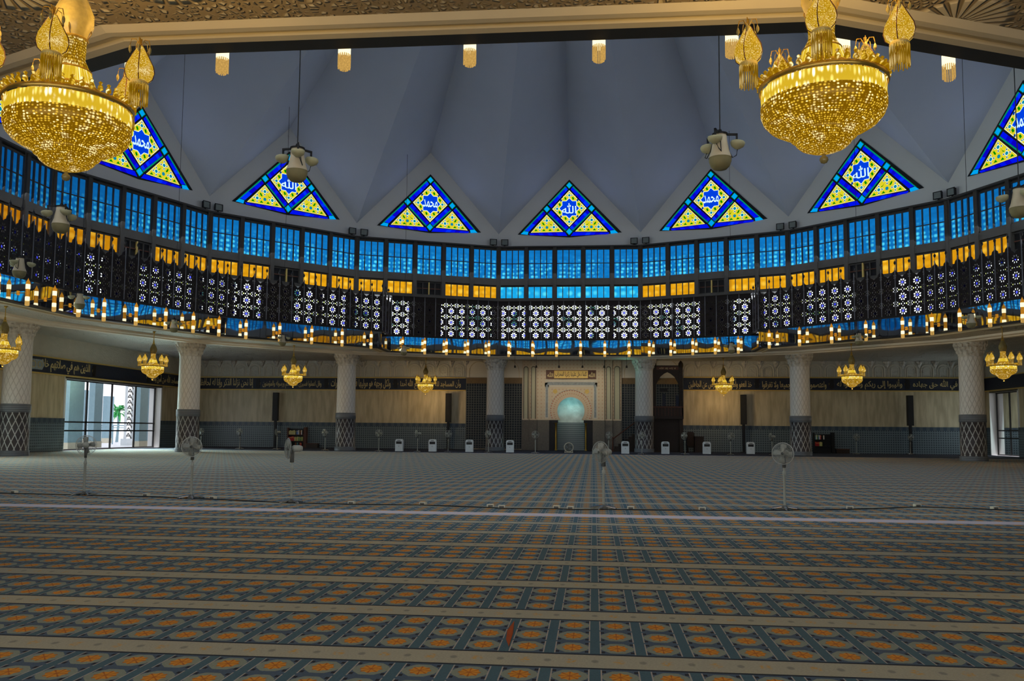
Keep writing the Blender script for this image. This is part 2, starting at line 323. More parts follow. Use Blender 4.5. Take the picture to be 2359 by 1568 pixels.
def copy_tree(o,parent=None,loc=None,rz=None,label=None,group=None):
    c=o.copy(); COL.objects.link(c)
    if parent: c.parent=parent
    if loc is not None: c.location=loc
    if rz is not None: c.rotation_euler=(c.rotation_euler[0],c.rotation_euler[1],rz)
    if label: c['label']=label
    if group: c['group']=group
    for ch in list(KIDS.get(o.name,[])):
        k=copy_tree(ch,c); KIDS.setdefault(c.name,[]).append(k)
    return c
KIDS={}
def reg(o):
    # remembers the children of a finished thing so that copies are quick
    def walk(p):
        ch=[x for x in COL.objects if x.parent==p]; KIDS[p.name]=ch
        for x in ch: walk(x)
    walk(o); return o
def struct(o,label=None):
    o['kind']='structure'
    if label: o['label']=label
    return o
WN=[0]
def wname():
    WN[0]+=1; return 'window_%d'%WN[0]
def Tz(a,loc=(0,0,0)): return Matrix.Translation(loc)@Matrix.Rotation(a,4,'Z')

# Arabic lettering: presentation forms, laid out right to left
AR={'ؤ':('ﺅ','ﺆ'),'ئ':'ﺉ','ا':('ﺍ','ﺎ'),'أ':('ﺃ','ﺄ'),'إ':('ﺇ','ﺈ'),'آ':('ﺁ','ﺂ'),'د':('ﺩ','ﺪ'),'ذ':('ﺫ','ﺬ'),'ر':('ﺭ','ﺮ'),'ز':('ﺯ','ﺰ'),'و':('ﻭ','ﻮ'),'ة':('ﺓ','ﺔ'),'ء':('ﺀ','ﺀ'),'ى':('ﻯ','ﻰ'),
'ب':'ﺏ','ت':'ﺕ','ث':'ﺙ','ج':'ﺝ','ح':'ﺡ','خ':'ﺥ','س':'ﺱ','ش':'ﺵ','ص':'ﺹ','ض':'ﺽ','ط':'ﻁ','ظ':'ﻅ','ع':'ﻉ','غ':'ﻍ','ف':'ﻑ','ق':'ﻕ','ك':'ﻙ','ل':'ﻝ','م':'ﻡ','ن':'ﻥ','ه':'ﻩ','ي':'ﻱ'}
def shape_ar(txt):
    words=[]
    for w in txt.split():
        if w=='الله': words.append('ﷲ'); continue
        out=[]; prev=False; i=0
        while i<len(w):
            c=w[i]
            if c=='ل' and i+1<len(w) and w[i+1] in 'اأإ':
                base={'ا':0xFEFB,'أ':0xFEF7,'إ':0xFEF9}[w[i+1]]; out.append(chr(base+(1 if prev else 0))); prev=False; i+=2; continue
            f=AR.get(c)
            if isinstance(f,tuple): out.append(f[1] if prev else f[0]); prev=False
            else:
                b=ord(f); nxt=i+1<len(w) and w[i+1]!='ء'
                out.append(chr(b+(3 if prev and nxt else 2 if nxt else 1 if prev else 0))); prev=nxt
            i+=1
        words.append(''.join(out)[::-1])
    return ' '.join(words[::-1])
def text_mesh(body,w,h,ext,mat,name='lettering'):
    cu=bpy.data.curves.new(name,'FONT'); cu.body=body; cu.extrude=.02; cu.resolution_u=3; cu.offset=.012
    o=bpy.data.objects.new(name,cu); COL.objects.link(o); dg=bpy.context.evaluated_depsgraph_get(); me=bpy.data.meshes.new_from_object(o.evaluated_get(dg)); bpy.data.objects.remove(o); 
    xs=[v.co.x for v in me.vertices]; ys=[v.co.y for v in me.vertices]; x0,x1,y0,y1=min(xs),max(xs),min(ys),max(ys)
    for v in me.vertices:
        x,y,z=v.co; v.co=((x-(x0+x1)/2)*w/(x1-x0), -z/.02*ext, (y-(y0+y1)/2)*h/(y1-y0))
    me.materials.clear(); me.materials.append(MAT[mat] if isinstance(mat,str) else mat); return me

# ------------------------------------------------------------------ dimensions of the hall
ZC=7.42; HW=33.0; YB=-46.0
RD=28.47; AD=RD*cos(R_(11.25)); AO=25.2; OC=-.4
def rp(r,a,oc=0.0): return (r*sin(R_(a)),oc+r*cos(R_(a)))
RO=AO/cos(R_(11.25))
per=[]                                   # opening outline, clockwise from the qibla side
XJ=13.3
per.append((-5.554,AD)); per.append((5.554,AD)); 
yj=AD-(XJ-5.554)*math.tan(R_(22.5)); per.append((XJ,yj))
c2=rp(RO,33.75,OC); yk=c2[1]+(c2[0]-XJ)*1.0; per.append((XJ,yk))
for i in range(1,13): per.append(rp(RO,33.75+22.5*i,OC))
per.append((-XJ,yk)); per.append((-XJ,yj))
segs=[]
for i in range(len(per)):
    a=Vector((*per[i],0)); b=Vector((*per[(i+1)%len(per)],0))
    if i==2 or (abs(a.x+XJ)<1e-4 and abs(b.x+XJ)<1e-4): typ='jog'
    elif i in (0,1,len(per)-1): typ='recess'
    else: typ='ring'
    segs.append((a,b,typ))

# floor, ceiling, walls
b=MB(); b.add([(-HW,YB,0),(HW,YB,0),(HW,HW,0),(-HW,HW,0)],[(0,1,2,3)],'carpet'); struct(b.build('floor'),'patterned blue and gold prayer carpet covering the hall floor')
outer=[(-HW,HW),(HW,HW),(HW,YB),(-HW,YB)]
def annulus(name,out_pts,in_pts,z,mat):
    vs=[Vector((x,y,z)) for x,y in out_pts]+[Vector((x,y,z)) for x,y in in_pts]
    tri=tessellate_polygon([[Vector((x,y,0)) for x,y in out_pts],[Vector((x,y,0)) for x,y in in_pts]])
    b=MB(); b.add(vs,[tuple(t) for t in tri],mat); return b.build(name)
def offset_per(d):
    n=len(per); res=[]
    for i in range(n):
        p0=Vector(per[i-1]); p1=Vector(per[i]); p2=Vector(per[(i+1)%n]); d1=(p1-p0).normalized(); d2=(p2-p1).normalized()
        n1=Vector((-d1.y,d1.x)); n2=Vector((-d2.y,d2.x)); nn=(n1+n2).normalized(); k=d/max(.5,nn.dot(n1)); res.append(tuple(p1+nn*k))
    return res
# which sign points outwards
o1=offset_per(.5); SG=1 if Vector(o1[0]).length>Vector(per[0]).length else -1
off=lambda d: offset_per(d*SG)
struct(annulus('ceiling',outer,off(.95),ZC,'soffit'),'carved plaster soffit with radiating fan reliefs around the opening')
sl=annulus('floor_gallery',rp and [rp(29.6,11.25+22.5*i) for i in range(16)],per,8.62,'cream_plaster'); struct(sl,'gallery floor slab behind the lattice screens')
# moulding round the opening
b=MB(); prof=[(.28,7.46,'black_frame'),(.30,7.40,'moulding'),(.46,7.40,'moulding'),(.50,7.44,'moulding'),(.66,7.44,'moulding'),(.70,7.36,'moulding'),(.82,7.36,'moulding'),(.96,7.43,'moulding')]
loops=[off(d) for d,_,_ in prof]
for j in range(len(prof)-1):
    for i in range(len(per)):
        i2=(i+1)%len(per); A=loops[j][i];B=loops[j][i2];Cc=loops[j+1][i2];D=loops[j+1][i]
        b.add([(*A,prof[j][1]),(*B,prof[j][1]),(*Cc,prof[j+1][1]),(*D,prof[j+1][1])],[(0,1,2,3)],'moulding')
struct(b.build('trim_1'),'stepped cream plaster moulding bordering the soffit opening')
b=MB(); lo=[off(-.06),off(.29)]
for i in range(len(per)):
    i2=(i+1)%len(per); A,B,Cc,D=lo[0][i],lo[0][i2],lo[1][i2],lo[1][i]
    for z0,z1 in ((7.41,7.50),):
        b.add([(*A,z0),(*B,z0),(*Cc,z0),(*D,z0),(*A,z1),(*B,z1),(*Cc,z1),(*D,z1)],[(0,1,2,3),(4,5,6,7),(0,1,5,4),(2,3,7,6)],'black_frame')
struct(b.build('trim_2'),'black metal edge frame under the mirror fascia')

b=MB(); pr=[(28.75,7.42),(28.8,7.30),(29.1,7.26),(29.15,7.20),(29.6,7.20),(29.6,7.42)]
for j in range(len(pr)-1):
    for i in range(16):
        A=rp(pr[j][0],11.25+22.5*i);B=rp(pr[j][0],33.75+22.5*i);Cc=rp(pr[j+1][0],33.75+22.5*i);D=rp(pr[j+1][0],11.25+22.5*i); b.add([(*A,pr[j][1]),(*B,pr[j][1]),(*Cc,pr[j+1][1]),(*D,pr[j+1][1])],[(0,1,2,3)],'cream_plaster')
struct(b.build('trim_40'),'cream cornice along the line of pillars')
def wall_with_hole(name,side,mat,y0,y1,z1,label):
    x=side*HW; b=MB(); t=side*.95
    def bx(a,c,d,e): b.box(min(x,x+t),max(x,x+t),a,c,d,e,mat)
    if side<0: bx(YB,-9.5,0,ZC); bx(-9.5,1.5,z1,ZC); bx(1.5,y0,0,ZC)  # extra gap on the left is for the added, unseen side doorway
    else: bx(YB,y0,0,ZC)
    bx(y1,HW+.5,0,ZC); bx(y0,y1,z1,ZC); o=b.build(name); struct(o,label)
    return o
DL=(15.5,28.1,4.83); DR=(27.9,32.4,4.9)
wl=wall_with_hole('wall_left',-1,'marble_side',*DL,'veined beige marble left wall with wide glazed door'); wr=wall_with_hole('wall_right',1,'marble_side',*DR,'shaded beige marble right wall')
b=MB(); b.box(-HW,HW,HW,HW+.5,0,ZC,'marble_back'); wb=struct(b.build('wall_back'),'veined beige marble qibla wall behind the pillars')
b=MB(); b.box(-HW,-20,YB-.5,YB,0,ZC,'cream_plaster'); b.box(20,HW,YB-.5,YB,0,ZC,'cream_plaster'); b.box(-20,20,YB-.5,YB,4.9,ZC,'cream_plaster'); struct(b.build('wall_front'))  # central opening made for the added rear fill light
b=MB()
for i in range(11): b.box(-20+4*i-.07,-20+4*i+.07,YB-.3,YB-.2,0,4.9,'black_frame')
b.box(-20,20,YB-.3,YB-.2,1.9,2.0,'black_frame'); b.box(-20,20,YB-.3,YB-.2,4.8,4.9,'black_frame'); struct(b.build('door_added_rear'),'added glazed doors, unseen behind the viewer')  # unseen doors added as a setting for the rear fill light
for nm,par,parts in (('l',wl,[(-1,YB,-9.6),(-1,1.6,DL[0]),(-1,DL[1],HW)]),('r',wr,[(1,YB,DR[0]),(1,DR[1],HW)])):
    b=MB()
    for sgn,a,c in parts: b.box(*sorted((sgn*HW,sgn*(HW-.07))),a,c,0,2.15,'dado')
    b.build('tiled_dado',par)
    b=MB(); sgn=parts[0][0]; b.box(*sorted((sgn*HW,sgn*(HW-.05))),YB,HW,6.05,ZC,'frieze'); b.build('carved_frieze',par)
b=MB()
for a,c in ((-HW,-8.75),(9.2,HW)): b.box(a,c,HW-.07,HW,0,2.15,'dado')
b.build('tiled_dado',wb)
# frieze with relief arches
b=MB(); 
def arches(x0,x1):
    b.box(x0,x1,HW-.06,HW,6.05,ZC,'frieze'); n=max(1,round((x1-x0)/1.25)); w=(x1-x0)/n
    for i in range(n):
        cx=x0+(i+.5)*w; pts=[(cx-w*.36,HW-.09,6.1)]+[(cx-w*.36*cos(PI*t/8),HW-.09,6.78+.36*sin(PI*t/8)) for t in range(9)]+[(cx+w*.36,HW-.09,6.1)]
        b.tube(pts,.035,'cream_plaster',5)
        pts=[(cx-w*.24,HW-.09,6.1)]+[(cx-w*.24*cos(PI*t/8),HW-.09,6.7+.25*sin(PI*t/8)) for t in range(9)]+[(cx+w*.24,HW-.09,6.1)]
        b.tube(pts,.02,'cream_plaster',4)
        T=Tz(0,(cx+w/2,HW-.05,7.1)); b.lathe([(.0,-.35),(.1,-.15),(.2,.05),(.3,.3)],'capital',8,T)
arches(-HW+.1,-8.75); arches(9.2,HW-.1); b.build('carved_frieze',wb)

# calligraphy bands
def band(loc,rz,L,texts,label,end=None):
    t=empty('calligraphy_band',loc,rz); tag(t,label,'inscription band','calligraphy bands on the walls')
    b=MB(); b.box(-L/2,L/2,-.10,-.02,-.5,.5,'band_blue'); b.build('panel',t)
    for z in (-.53,.53):
        b=MB(); b.box(-L/2,L/2,-.17,-.02,z-.045,z+.045,'gold_matt'); b.build('gold_rail',t)
    n=len(texts); w=L/n
    for i,s in enumerate(texts):
        cx=L/2-(i+.5)*w
        if s: me=text_mesh(shape_ar(s),w*.86,.84,.012,'letters'); o=link('lettering',me,t); o.location=(cx,-.115,0)
        T=Matrix.Translation((cx-w/2,-.10,0)); 
        if i<n-1: b=MB(); b.poly([(-.14,-.38),(.14,-.38),(.2,0),(.14,.38),(-.14,.38),(-.2,0)],-.03,.0,'black_plastic',T); b.ring(.2,.015,0,'gold_matt',16,4,T@Matrix.Rotation(PI/2,4,'X')); b.build('cartouche',t)
    if end: 
        for cx in end:
            b=MB(); T=Matrix.Translation((cx,-.12,0)); b.poly([(-1.0,-.32),(.85,-.32),(1.05,0),(.85,.32),(-1.0,.32)],-.01,.0,MAT['grey_inlay'],T)
            for q in (-.6,0,.6): b.ring(.2,.02,0,'gold_matt',12,4,Matrix.Translation((cx+q,-.135,0))@Matrix.Rotation(PI/2,4,'X'))
            b.build('rosette_cartouche',t)
band(((-HW+.1-8.75)/2*1.0,HW,5.45),0,24.1,['وأن المساجد لله فلا تدعوا مع الله أحدا','ولكل وجهة هو موليها فاستبقوا الخيرات','وقل اعملوا فسيرى الله عملكم ورسوله والمؤمنون','إنا نحن نزلنا الذكر وإنا له لحافظون'],'dark blue wall band with gold Arabic script, between the far left pillars and the mihrab')
band(((HW-.1+9.25)/2,HW,5.55),0,23.6,['وجاهدوا في الله حق جهاده','وأنيبوا إلى ربكم وأسلموا له','واعتصموا بحبل الله جميعا ولا تفرقوا','خذ العفو وأمر بالعرف وأعرض عن الجاهلين'],'dark wall band with gold Arabic script, starting beside the carved pulpit')
band((-HW,18.5,5.5),PI/2,29.0,['إنما يعمر مساجد الله من آمن بالله','','الذين هم في صلاتهم خاشعون',''],'dark blue wall band with gold Arabic script above the bright doorway',end=(-6.5,))
band((HW,18.5,5.55),-PI/2,29.0,['','وأقيموا الصلاة وآتوا الزكاة',''],'shaded dark wall band at the right-hand corner beyond the last pillar')

# ------------------------------------------------------------------ drum, windows, roof
SIDE=2*AD*math.tan(R_(11.25)); BAY=SIDE/5
def side_T(k): return Tz(-R_(22.5*k),(AD*sin(R_(22.5*k)),AD*cos(R_(22.5*k)),0))
def place(o,k,x=0.0):
    T=side_T(k)@Matrix.Translation((x,0,0)); o.location=T.translation; o.rotation_euler=(0,0,-R_(22.5*k)); return o
# window meshes (local: x across, -y into the hall)
def upper_frame():
    b=MB(); w=BAY/2
    for i in range(5):
        x=-w+.16+(BAY-.32)*i/4; b.box(x-.035,x+.035,-.16,0,13.44,15.74,'dark_frame')
    b.box(-w,-w+.14,-.2,0,13.35,15.85,'dark_frame'); b.box(w-.14,w,-.2,0,13.35,15.85,'dark_frame')
    b.box(-w+.14,w-.14,-.12,0,14.62,14.67,'dark_frame'); b.box(-w+.14,w-.14,-.14,0,15.70,15.80,'dark_frame'); b.box(-w+.14,w-.14,-.14,0,13.38,13.46,'dark_frame'); return b.mesh('window_frame')
def lower_frame(dark=False):
    b=MB(); w=BAY/2
    for i in range(5):
        x=-w+.16+(BAY-.32)*i/4; b.box(x-.03,x+.03,-.14,0,11.9,12.84,'dark_frame')
    b.box(-w,-w+.14,-.18,0,11.8,12.9,'dark_frame'); b.box(w-.14,w,-.18,0,11.8,12.9,'dark_frame'); b.box(-w+.14,w-.14,-.12,0,12.80,12.88,'dark_frame'); b.box(-w+.14,w-.14,-.12,0,11.84,11.92,'dark_frame')
    if dark: b.box(-w+.14,w-.14,-.12,0,12.34,12.40,'mid_wood'); b.box(-.04,.04,-.2,0,11.9,12.84,'gold_matt')
    return b.mesh('window_frame')
def pane(z0,z1,mat):
    b=MB(); w=BAY/2-.17
    for i in range(4):
        a=-w+(2*w)*i/4+.02; c=-w+(2*w)*(i+1)/4-.02; b.add([(a,-.05,z0),(c,-.05,z0),(c,-.05,z1),(a,-.05,z1)],[(0,1,2,3)],mat)
    return b.mesh('glass_panes')
UF=upper_frame(); LF=lower_frame(); LFD=lower_frame(True); PU=pane(13.46,15.7,'blue_glass'); PLo=pane(11.92,12.8,'orange_glass'); PLb=pane(11.92,12.8,'sky_glass')
b=MB(); w=BAY/2-.16; b.box(-w,w,-.05,-.02,11.92,12.8,'black_plastic'); PD=b.mesh('vent_grille')
b=MB(); w=BAY/2
b.add([(-w+.17,0,8.9),(w-.17,0,8.9),(w-.17,0,11.7),(-w+.17,0,11.7)],[(0,1,2,3)],'day_glass'); PDAY=b.mesh('glass_pane')
side_words={0:'above the mihrab',-1:'one facet left of the mihrab facet',1:'one facet right of the mihrab facet',-2:'second facet left of the mihrab facet',2:'second facet right of the mihrab facet',-3:'third facet left of the mihrab facet',3:'third facet right of the mihrab facet'}
for k in range(-8,8):
    # drum wall facet with white spandrel and gable
    b=MB(); h=SIDE/2
    b.box(-h,h,0,.4,11.75,16.0,'dark_frame')
    for i in range(6):
        x=-h+BAY*i; b.box(x-.13,x+.13,-.28,0,11.75,16.0,'dark_frame')
    b.box(-h,h,-.22,0,12.92,13.38,'dark_frame'); b.box(-h,h,-.35,0,15.9,16.0,'dark_frame'); b.box(-h,h,-.3,0,11.66,11.84,'dark_frame')
    w=b.build('wall_drum'); place(w,k); struct(w,'dark framed window wall of the drum')
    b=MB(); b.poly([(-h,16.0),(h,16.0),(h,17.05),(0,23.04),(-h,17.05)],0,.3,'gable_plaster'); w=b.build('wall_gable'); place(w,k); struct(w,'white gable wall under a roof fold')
    for i in range(5):
        x=-h+BAY*(i+.5)
        wd=side_words.get(k)
        o=link(wname(),UF); place(o,k,x); struct(o,('tall blue glass window bay, '+wd) if wd else 'tall blue glass window bay of the drum'); link('glass_panes',PU,o)
        dark=(i==2 and k!=0); o=link(wname(),LFD if dark else LF); place(o,k,x)
        struct(o,('dark ventilation grille in the lower window row, ' if dark else 'low sky blue glass window, ' if k==0 else 'low orange glass window, ')+(wd or 'around the drum'))
        link('vent_grille' if dark else 'glass_panes',PD if dark else PLb if k==0 else PLo,o)
        if not (i==2 and k!=0):
            a=R_(22.5*k); T=side_T(k)@Matrix.Translation((x,1.2,0)); o=link(wname(),PDAY); o.location=T.translation; o.rotation_euler=(0,0,-a); struct(o,'bright daylight window behind the lattice screens')
    b=MB(); b.box(-h-.4,h+.4,1.25,1.5,7.5,11.9,'dark_lattice'); b.box(-h,h,.0,1.5,11.75,11.9,'dark_lattice'); w=b.build('wall_gallery'); place(w,k); struct(w,'dark outer gallery wall')
# folded roof
b=MB(); pk=(0,0,37.0); pv=(0,0,36.0)
for k in range(-8,8):
    A=(*rp(AD,22.5*k),23.04); V0=(*rp(RD,22.5*k-11.25),17.05); V1=(*rp(RD,22.5*k+11.25),17.05)
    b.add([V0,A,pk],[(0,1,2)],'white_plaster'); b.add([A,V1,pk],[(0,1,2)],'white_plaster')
struct(b.build('ceiling_roof'),'folded white plate roof rising to the centre')

# stained glass gable windows
C_={'blue1':(.0,.006,.82),'blue2':(.0,.03,.95),'blue3':(.003,.0,.55),'cyan':(.0,.36,.85),'green':(.0,.24,.14),'yellow':(.72,.62,.02),'pale':(.95,.95,.55),'leaf':(.0,.24,.0),'navy':(.0,.03,.30),'teal':(.0,.22,.36),'white':(.75,1,.95),'starblue':(.0,.05,.72),'ink':(.65,.92,1.0),'amber':(.9,.5,.02)}
SG_={k:EM('stained_'+k,v,1.0,.12,2.0) for k,v in C_.items()}
def L(cx,cy): return ((cx-1178)*.003854,21.26-(cy-300)*.00402)
def stained():
    fr=MB(); fr.poly([L(1178,285),L(2240,1345),L(1182,1432),L(130,1362)],-.06,-.005,'black_frame')
    bo=MB(); rnd=random.Random(3)
    def quad(mb,pts,y,m): mb.add([(x,y,z) for x,z in [L(*p) for p in pts]],[tuple(range(len(pts)))],SG_[m])
    def bar(a,bb,c,d,n=8,y=-.075):   # a-b outer edge, d-c inner edge
        a,bb,c,d=map(lambda q:Vector(q),(a,bb,c,d))
        for i in range(n):
            t0=i/n;t1=(i+1)/n; q=[a.lerp(bb,t0),a.lerp(bb,t1),d.lerp(c,t1),d.lerp(c,t0)]; quad(bo,[(p.x,p.y) for p in q],y,rnd.choice(['blue1','blue2','blue1','blue3','blue1']))
    def both(f,*pts):
        f(*pts); f(*[(2356-x,y) for x,y in pts])
    both(lambda *p:bar(*p),(1115,435),(762,790),(815,845),(1150,485))
    both(lambda *p:bar(*p),(660,910),(275,1290),(362,1306),(700,955))
    both(lambda *p:bar(*p),(812,893),(1165,1238),(1118,1288),(760,945))
    both(lambda *p:bar(*p),(360,1345),(1090,1330),(1145,1405),(390,1378))
    both(lambda *p:quad(bo,p,-.075,'green'),(1095,418),(742,775),(760,790),(1113,435))
    both(lambda *p:quad(bo,p,-.075,'green'),(640,892),(215,1330),(272,1292),(660,908))
    both(lambda *p:quad(bo,p,-.075,'green'),(758,948),(1116,1290),(1098,1305),(742,962))
    for cx,cy,r in ((1178,400,68),(724,865,70),(1632,865,70),(1181,1318,72)):
        quad(bo,[(cx,cy-r),(cx+r,cy),(cx,cy+r),(cx-r,cy)],-.075,'green'); quad(bo,[(cx,cy-r+12),(cx+r-16,cy),(cx,cy+r-8),(cx-r+16,cy)],-.08,'cyan')
    both(lambda *p:quad(bo,p,-.075,'cyan'),(190,1355),(262,1300),(350,1312),(335,1372))
    fi=MB()
    D=[(1180,500),(1530,862),(1182,1222),(832,866)]
    def shrink(pts,k):
        cx=sum(p[0] for p in pts)/len(pts); cy=sum(p[1] for p in pts)/len(pts); return [(cx+(x-cx)*k,cy+(y-cy)*k) for x,y in pts]
    T1=[(722,978),(1055,1322),(398,1330)]; T2=[(2356-x,y-4) for x,y in T1]
    for pts in (D,T1,T2): quad(fi,pts,-.075,'pale'); quad(fi,shrink(pts,.955),-.08,'yellow')
    def flower(cx,cy,s=1.0):
        for dx,dy in ((0,-1),(1,0),(0,1),(-1,0)):
            px,py=cx+dx*66*s,cy+dy*66*s; w=30*s
            quad(fi,[(px+dx*34*s,py+dy*34*s),(px+dy*w+dx*0,py+dx*w),(px-dx*14*s,py-dy*14*s),(px-dy*w,py-dx*w)],-.085,'white')
            w=20*s; quad(fi,[(px+dx*24*s,py+dy*24*s),(px+dy*w,py+dx*w),(px-dx*8*s,py-dy*8*s),(px-dy*w,py-dx*w)],-.09,'navy')
        for r,m,y in ((46,'white',-.092),(34,'teal',-.097)): quad(fi,[(cx+r*s*cos(t*PI/4+.39),cy+r*s*sin(t*PI/4+.39)) for t in range(8)],y,m)
    for cx,cy in ((1180,600),(935,864),(1428,860),(1181,1125)): flower(cx,cy,.72)
    for q in (0,1):
        X=lambda x:(2356-x) if q else x
        for cx,cy in ((722,1095),(583,1232),(868,1228)): flower(X(cx),cy,.8)
        quad(fi,[(X(727)+30*cos(t*PI/4),1232+30*sin(t*PI/4)) for t in range(8)],-.09,'teal')
        for cx,cy,sx in ((652,1160,1),(800,1160,-1)): quad(fi,[(X(cx-26),cy-26),(X(cx),cy-20*sx*(1)-8),(X(cx+30),cy+18),(X(cx+22),cy+34),(X(cx-6),cy+20)],-.088,'leaf')
        for cx in (505,665,790,955): quad(fi,[(X(cx-34),1302),(X(cx),1262),(X(cx+34),1302)],-.088,'leaf')
    for cx,cy in ((1100,662),(1256,662),(985,782),(1375,782),(985,938),(1378,938),(1105,1060),(1256,1060)):
        quad(fi,[(cx-26,cy-18),(cx+6,cy-32),(cx+28,cy+14),(cx-4,cy+32)],-.088,'leaf')
    for cx,cy in ((1010,700),(1345,700),(1010,1020),(1345,1020)): quad(fi,[(cx-22,cy+22),(cx-6,cy-28),(cx+26,cy-12),(cx+12,cy+20)],-.088,'navy')
    for cx,cy in ((1060,620),(1300,620),(945,760),(1415,760),(945,960),(1415,960),(1060,1090),(1300,1090)): quad(fi,[(cx-9,cy),(cx,cy-9),(cx+9,cy),(cx,cy+9)],-.088,'amber')
    st=MB()
    def star(r,y,m):
        pts=[]
        for i in range(16):
            rr=r if i%2==0 else r*.765; a=i*PI/8-PI/2; pts.append((1180+rr*cos(a),860+rr*sin(a)))
        loc=[L(*p) for p in pts]; tri=tessellate_polygon([[Vector((x,z,0)) for x,z in loc]]); st.add([(x,y,z) for x,z in loc],[tuple(t) for t in tri],SG_[m])
    star(214,-.10,'white'); star(200,-.106,'starblue')
    return [('lead_frame',fr.mesh('lead_frame')),('border_glass',bo.mesh('border_glass')),('field_glass',fi.mesh('field_glass')),('star_glass',st.mesh('star_glass'))]
SP=stained(); zc=L(1180,860)[1]
TA=text_mesh('\ufdf2',1.15,.82,.008,SG_['ink']); TM=text_mesh(shape_ar('محمد'),1.15,.62,.008,SG_['ink'])
names={0:'blue and yellow triangular stained glass window directly above the mihrab',-1:'triangular stained glass window next left of the mihrab gable, script with a long tail',1:'triangular stained glass window next right of the mihrab gable, below the hanging speaker',-2:'triangular stained glass window half hidden by the cream hanging speaker on a cable',2:'triangular stained glass window below the gold chandelier',-3:'triangular stained glass window peeking out behind the left big chandelier',3:'triangular stained glass window cut off by the right picture edge'}
for k in range(-4,4):
    t=empty(wname()); place(t,k); t['kind']='structure'
    t['label']=names.get(k,'triangular stained glass window at the far left of the drum')
    for n,me in SP: link(n,me,t)
    o=link('lettering',TA if k%2==0 else TM,t); o.location=(0,-.12,zc)

# floodlights on the drum ledge
def floodlight():
    t=empty('floodlight'); 
    b=MB(); b.box(-.24,.24,-.12,.06,.10,.52,'black_plastic'); b.box(-.28,.28,-.14,-.10,.07,.11,'black_plastic'); b.box(-.28,.28,-.14,-.10,.51,.55,'black_plastic'); b.box(-.28,-.24,-.14,-.10,.07,.55,'black_plastic'); b.box(.24,.28,-.14,-.10,.07,.55,'black_plastic'); b.build('housing',t)
    b=MB(); b.box(-.22,.22,-.135,-.115,.12,.50,'mark_glass'); b.build('glass_front',t)
    b=MB(); b.box(-.05,.05,-.03,.03,0,.12,'black_plastic'); b.box(-.2,.2,-.06,.06,0,.03,'black_plastic'); b.build('bracket',t); return t
fl=floodlight(); reg(fl); first=True
gaps={-3:'behind the left big chandelier',-2:'right of the window behind the left chandelier',-1:'second gap left of the mihrab gable window',0:'left of the mihrab gable window',1:'right of the mihrab gable window',2:'below the right hanging speaker',3:'right of the gable window under the right chandelier'}
for j in range(-3,4):
    for s in (-1,1):
        a=22.5*j-11.25; c=Vector((*rp(RD-.32,a),16.0)); d=Vector((cos(R_(a)),-sin(R_(a)),0)); p=c+d*.46*s
        lab='black square floodlight, '+('left' if s<0 else 'right')+' of the pair '+gaps[j]
        if first: o=fl; first=False
        else: o=copy_tree(fl)
        o.location=p; o.rotation_euler=(0,0,-R_(a)+s*R_(-6)); tag(o,lab,'floodlight','floodlights on the drum ledge')
        
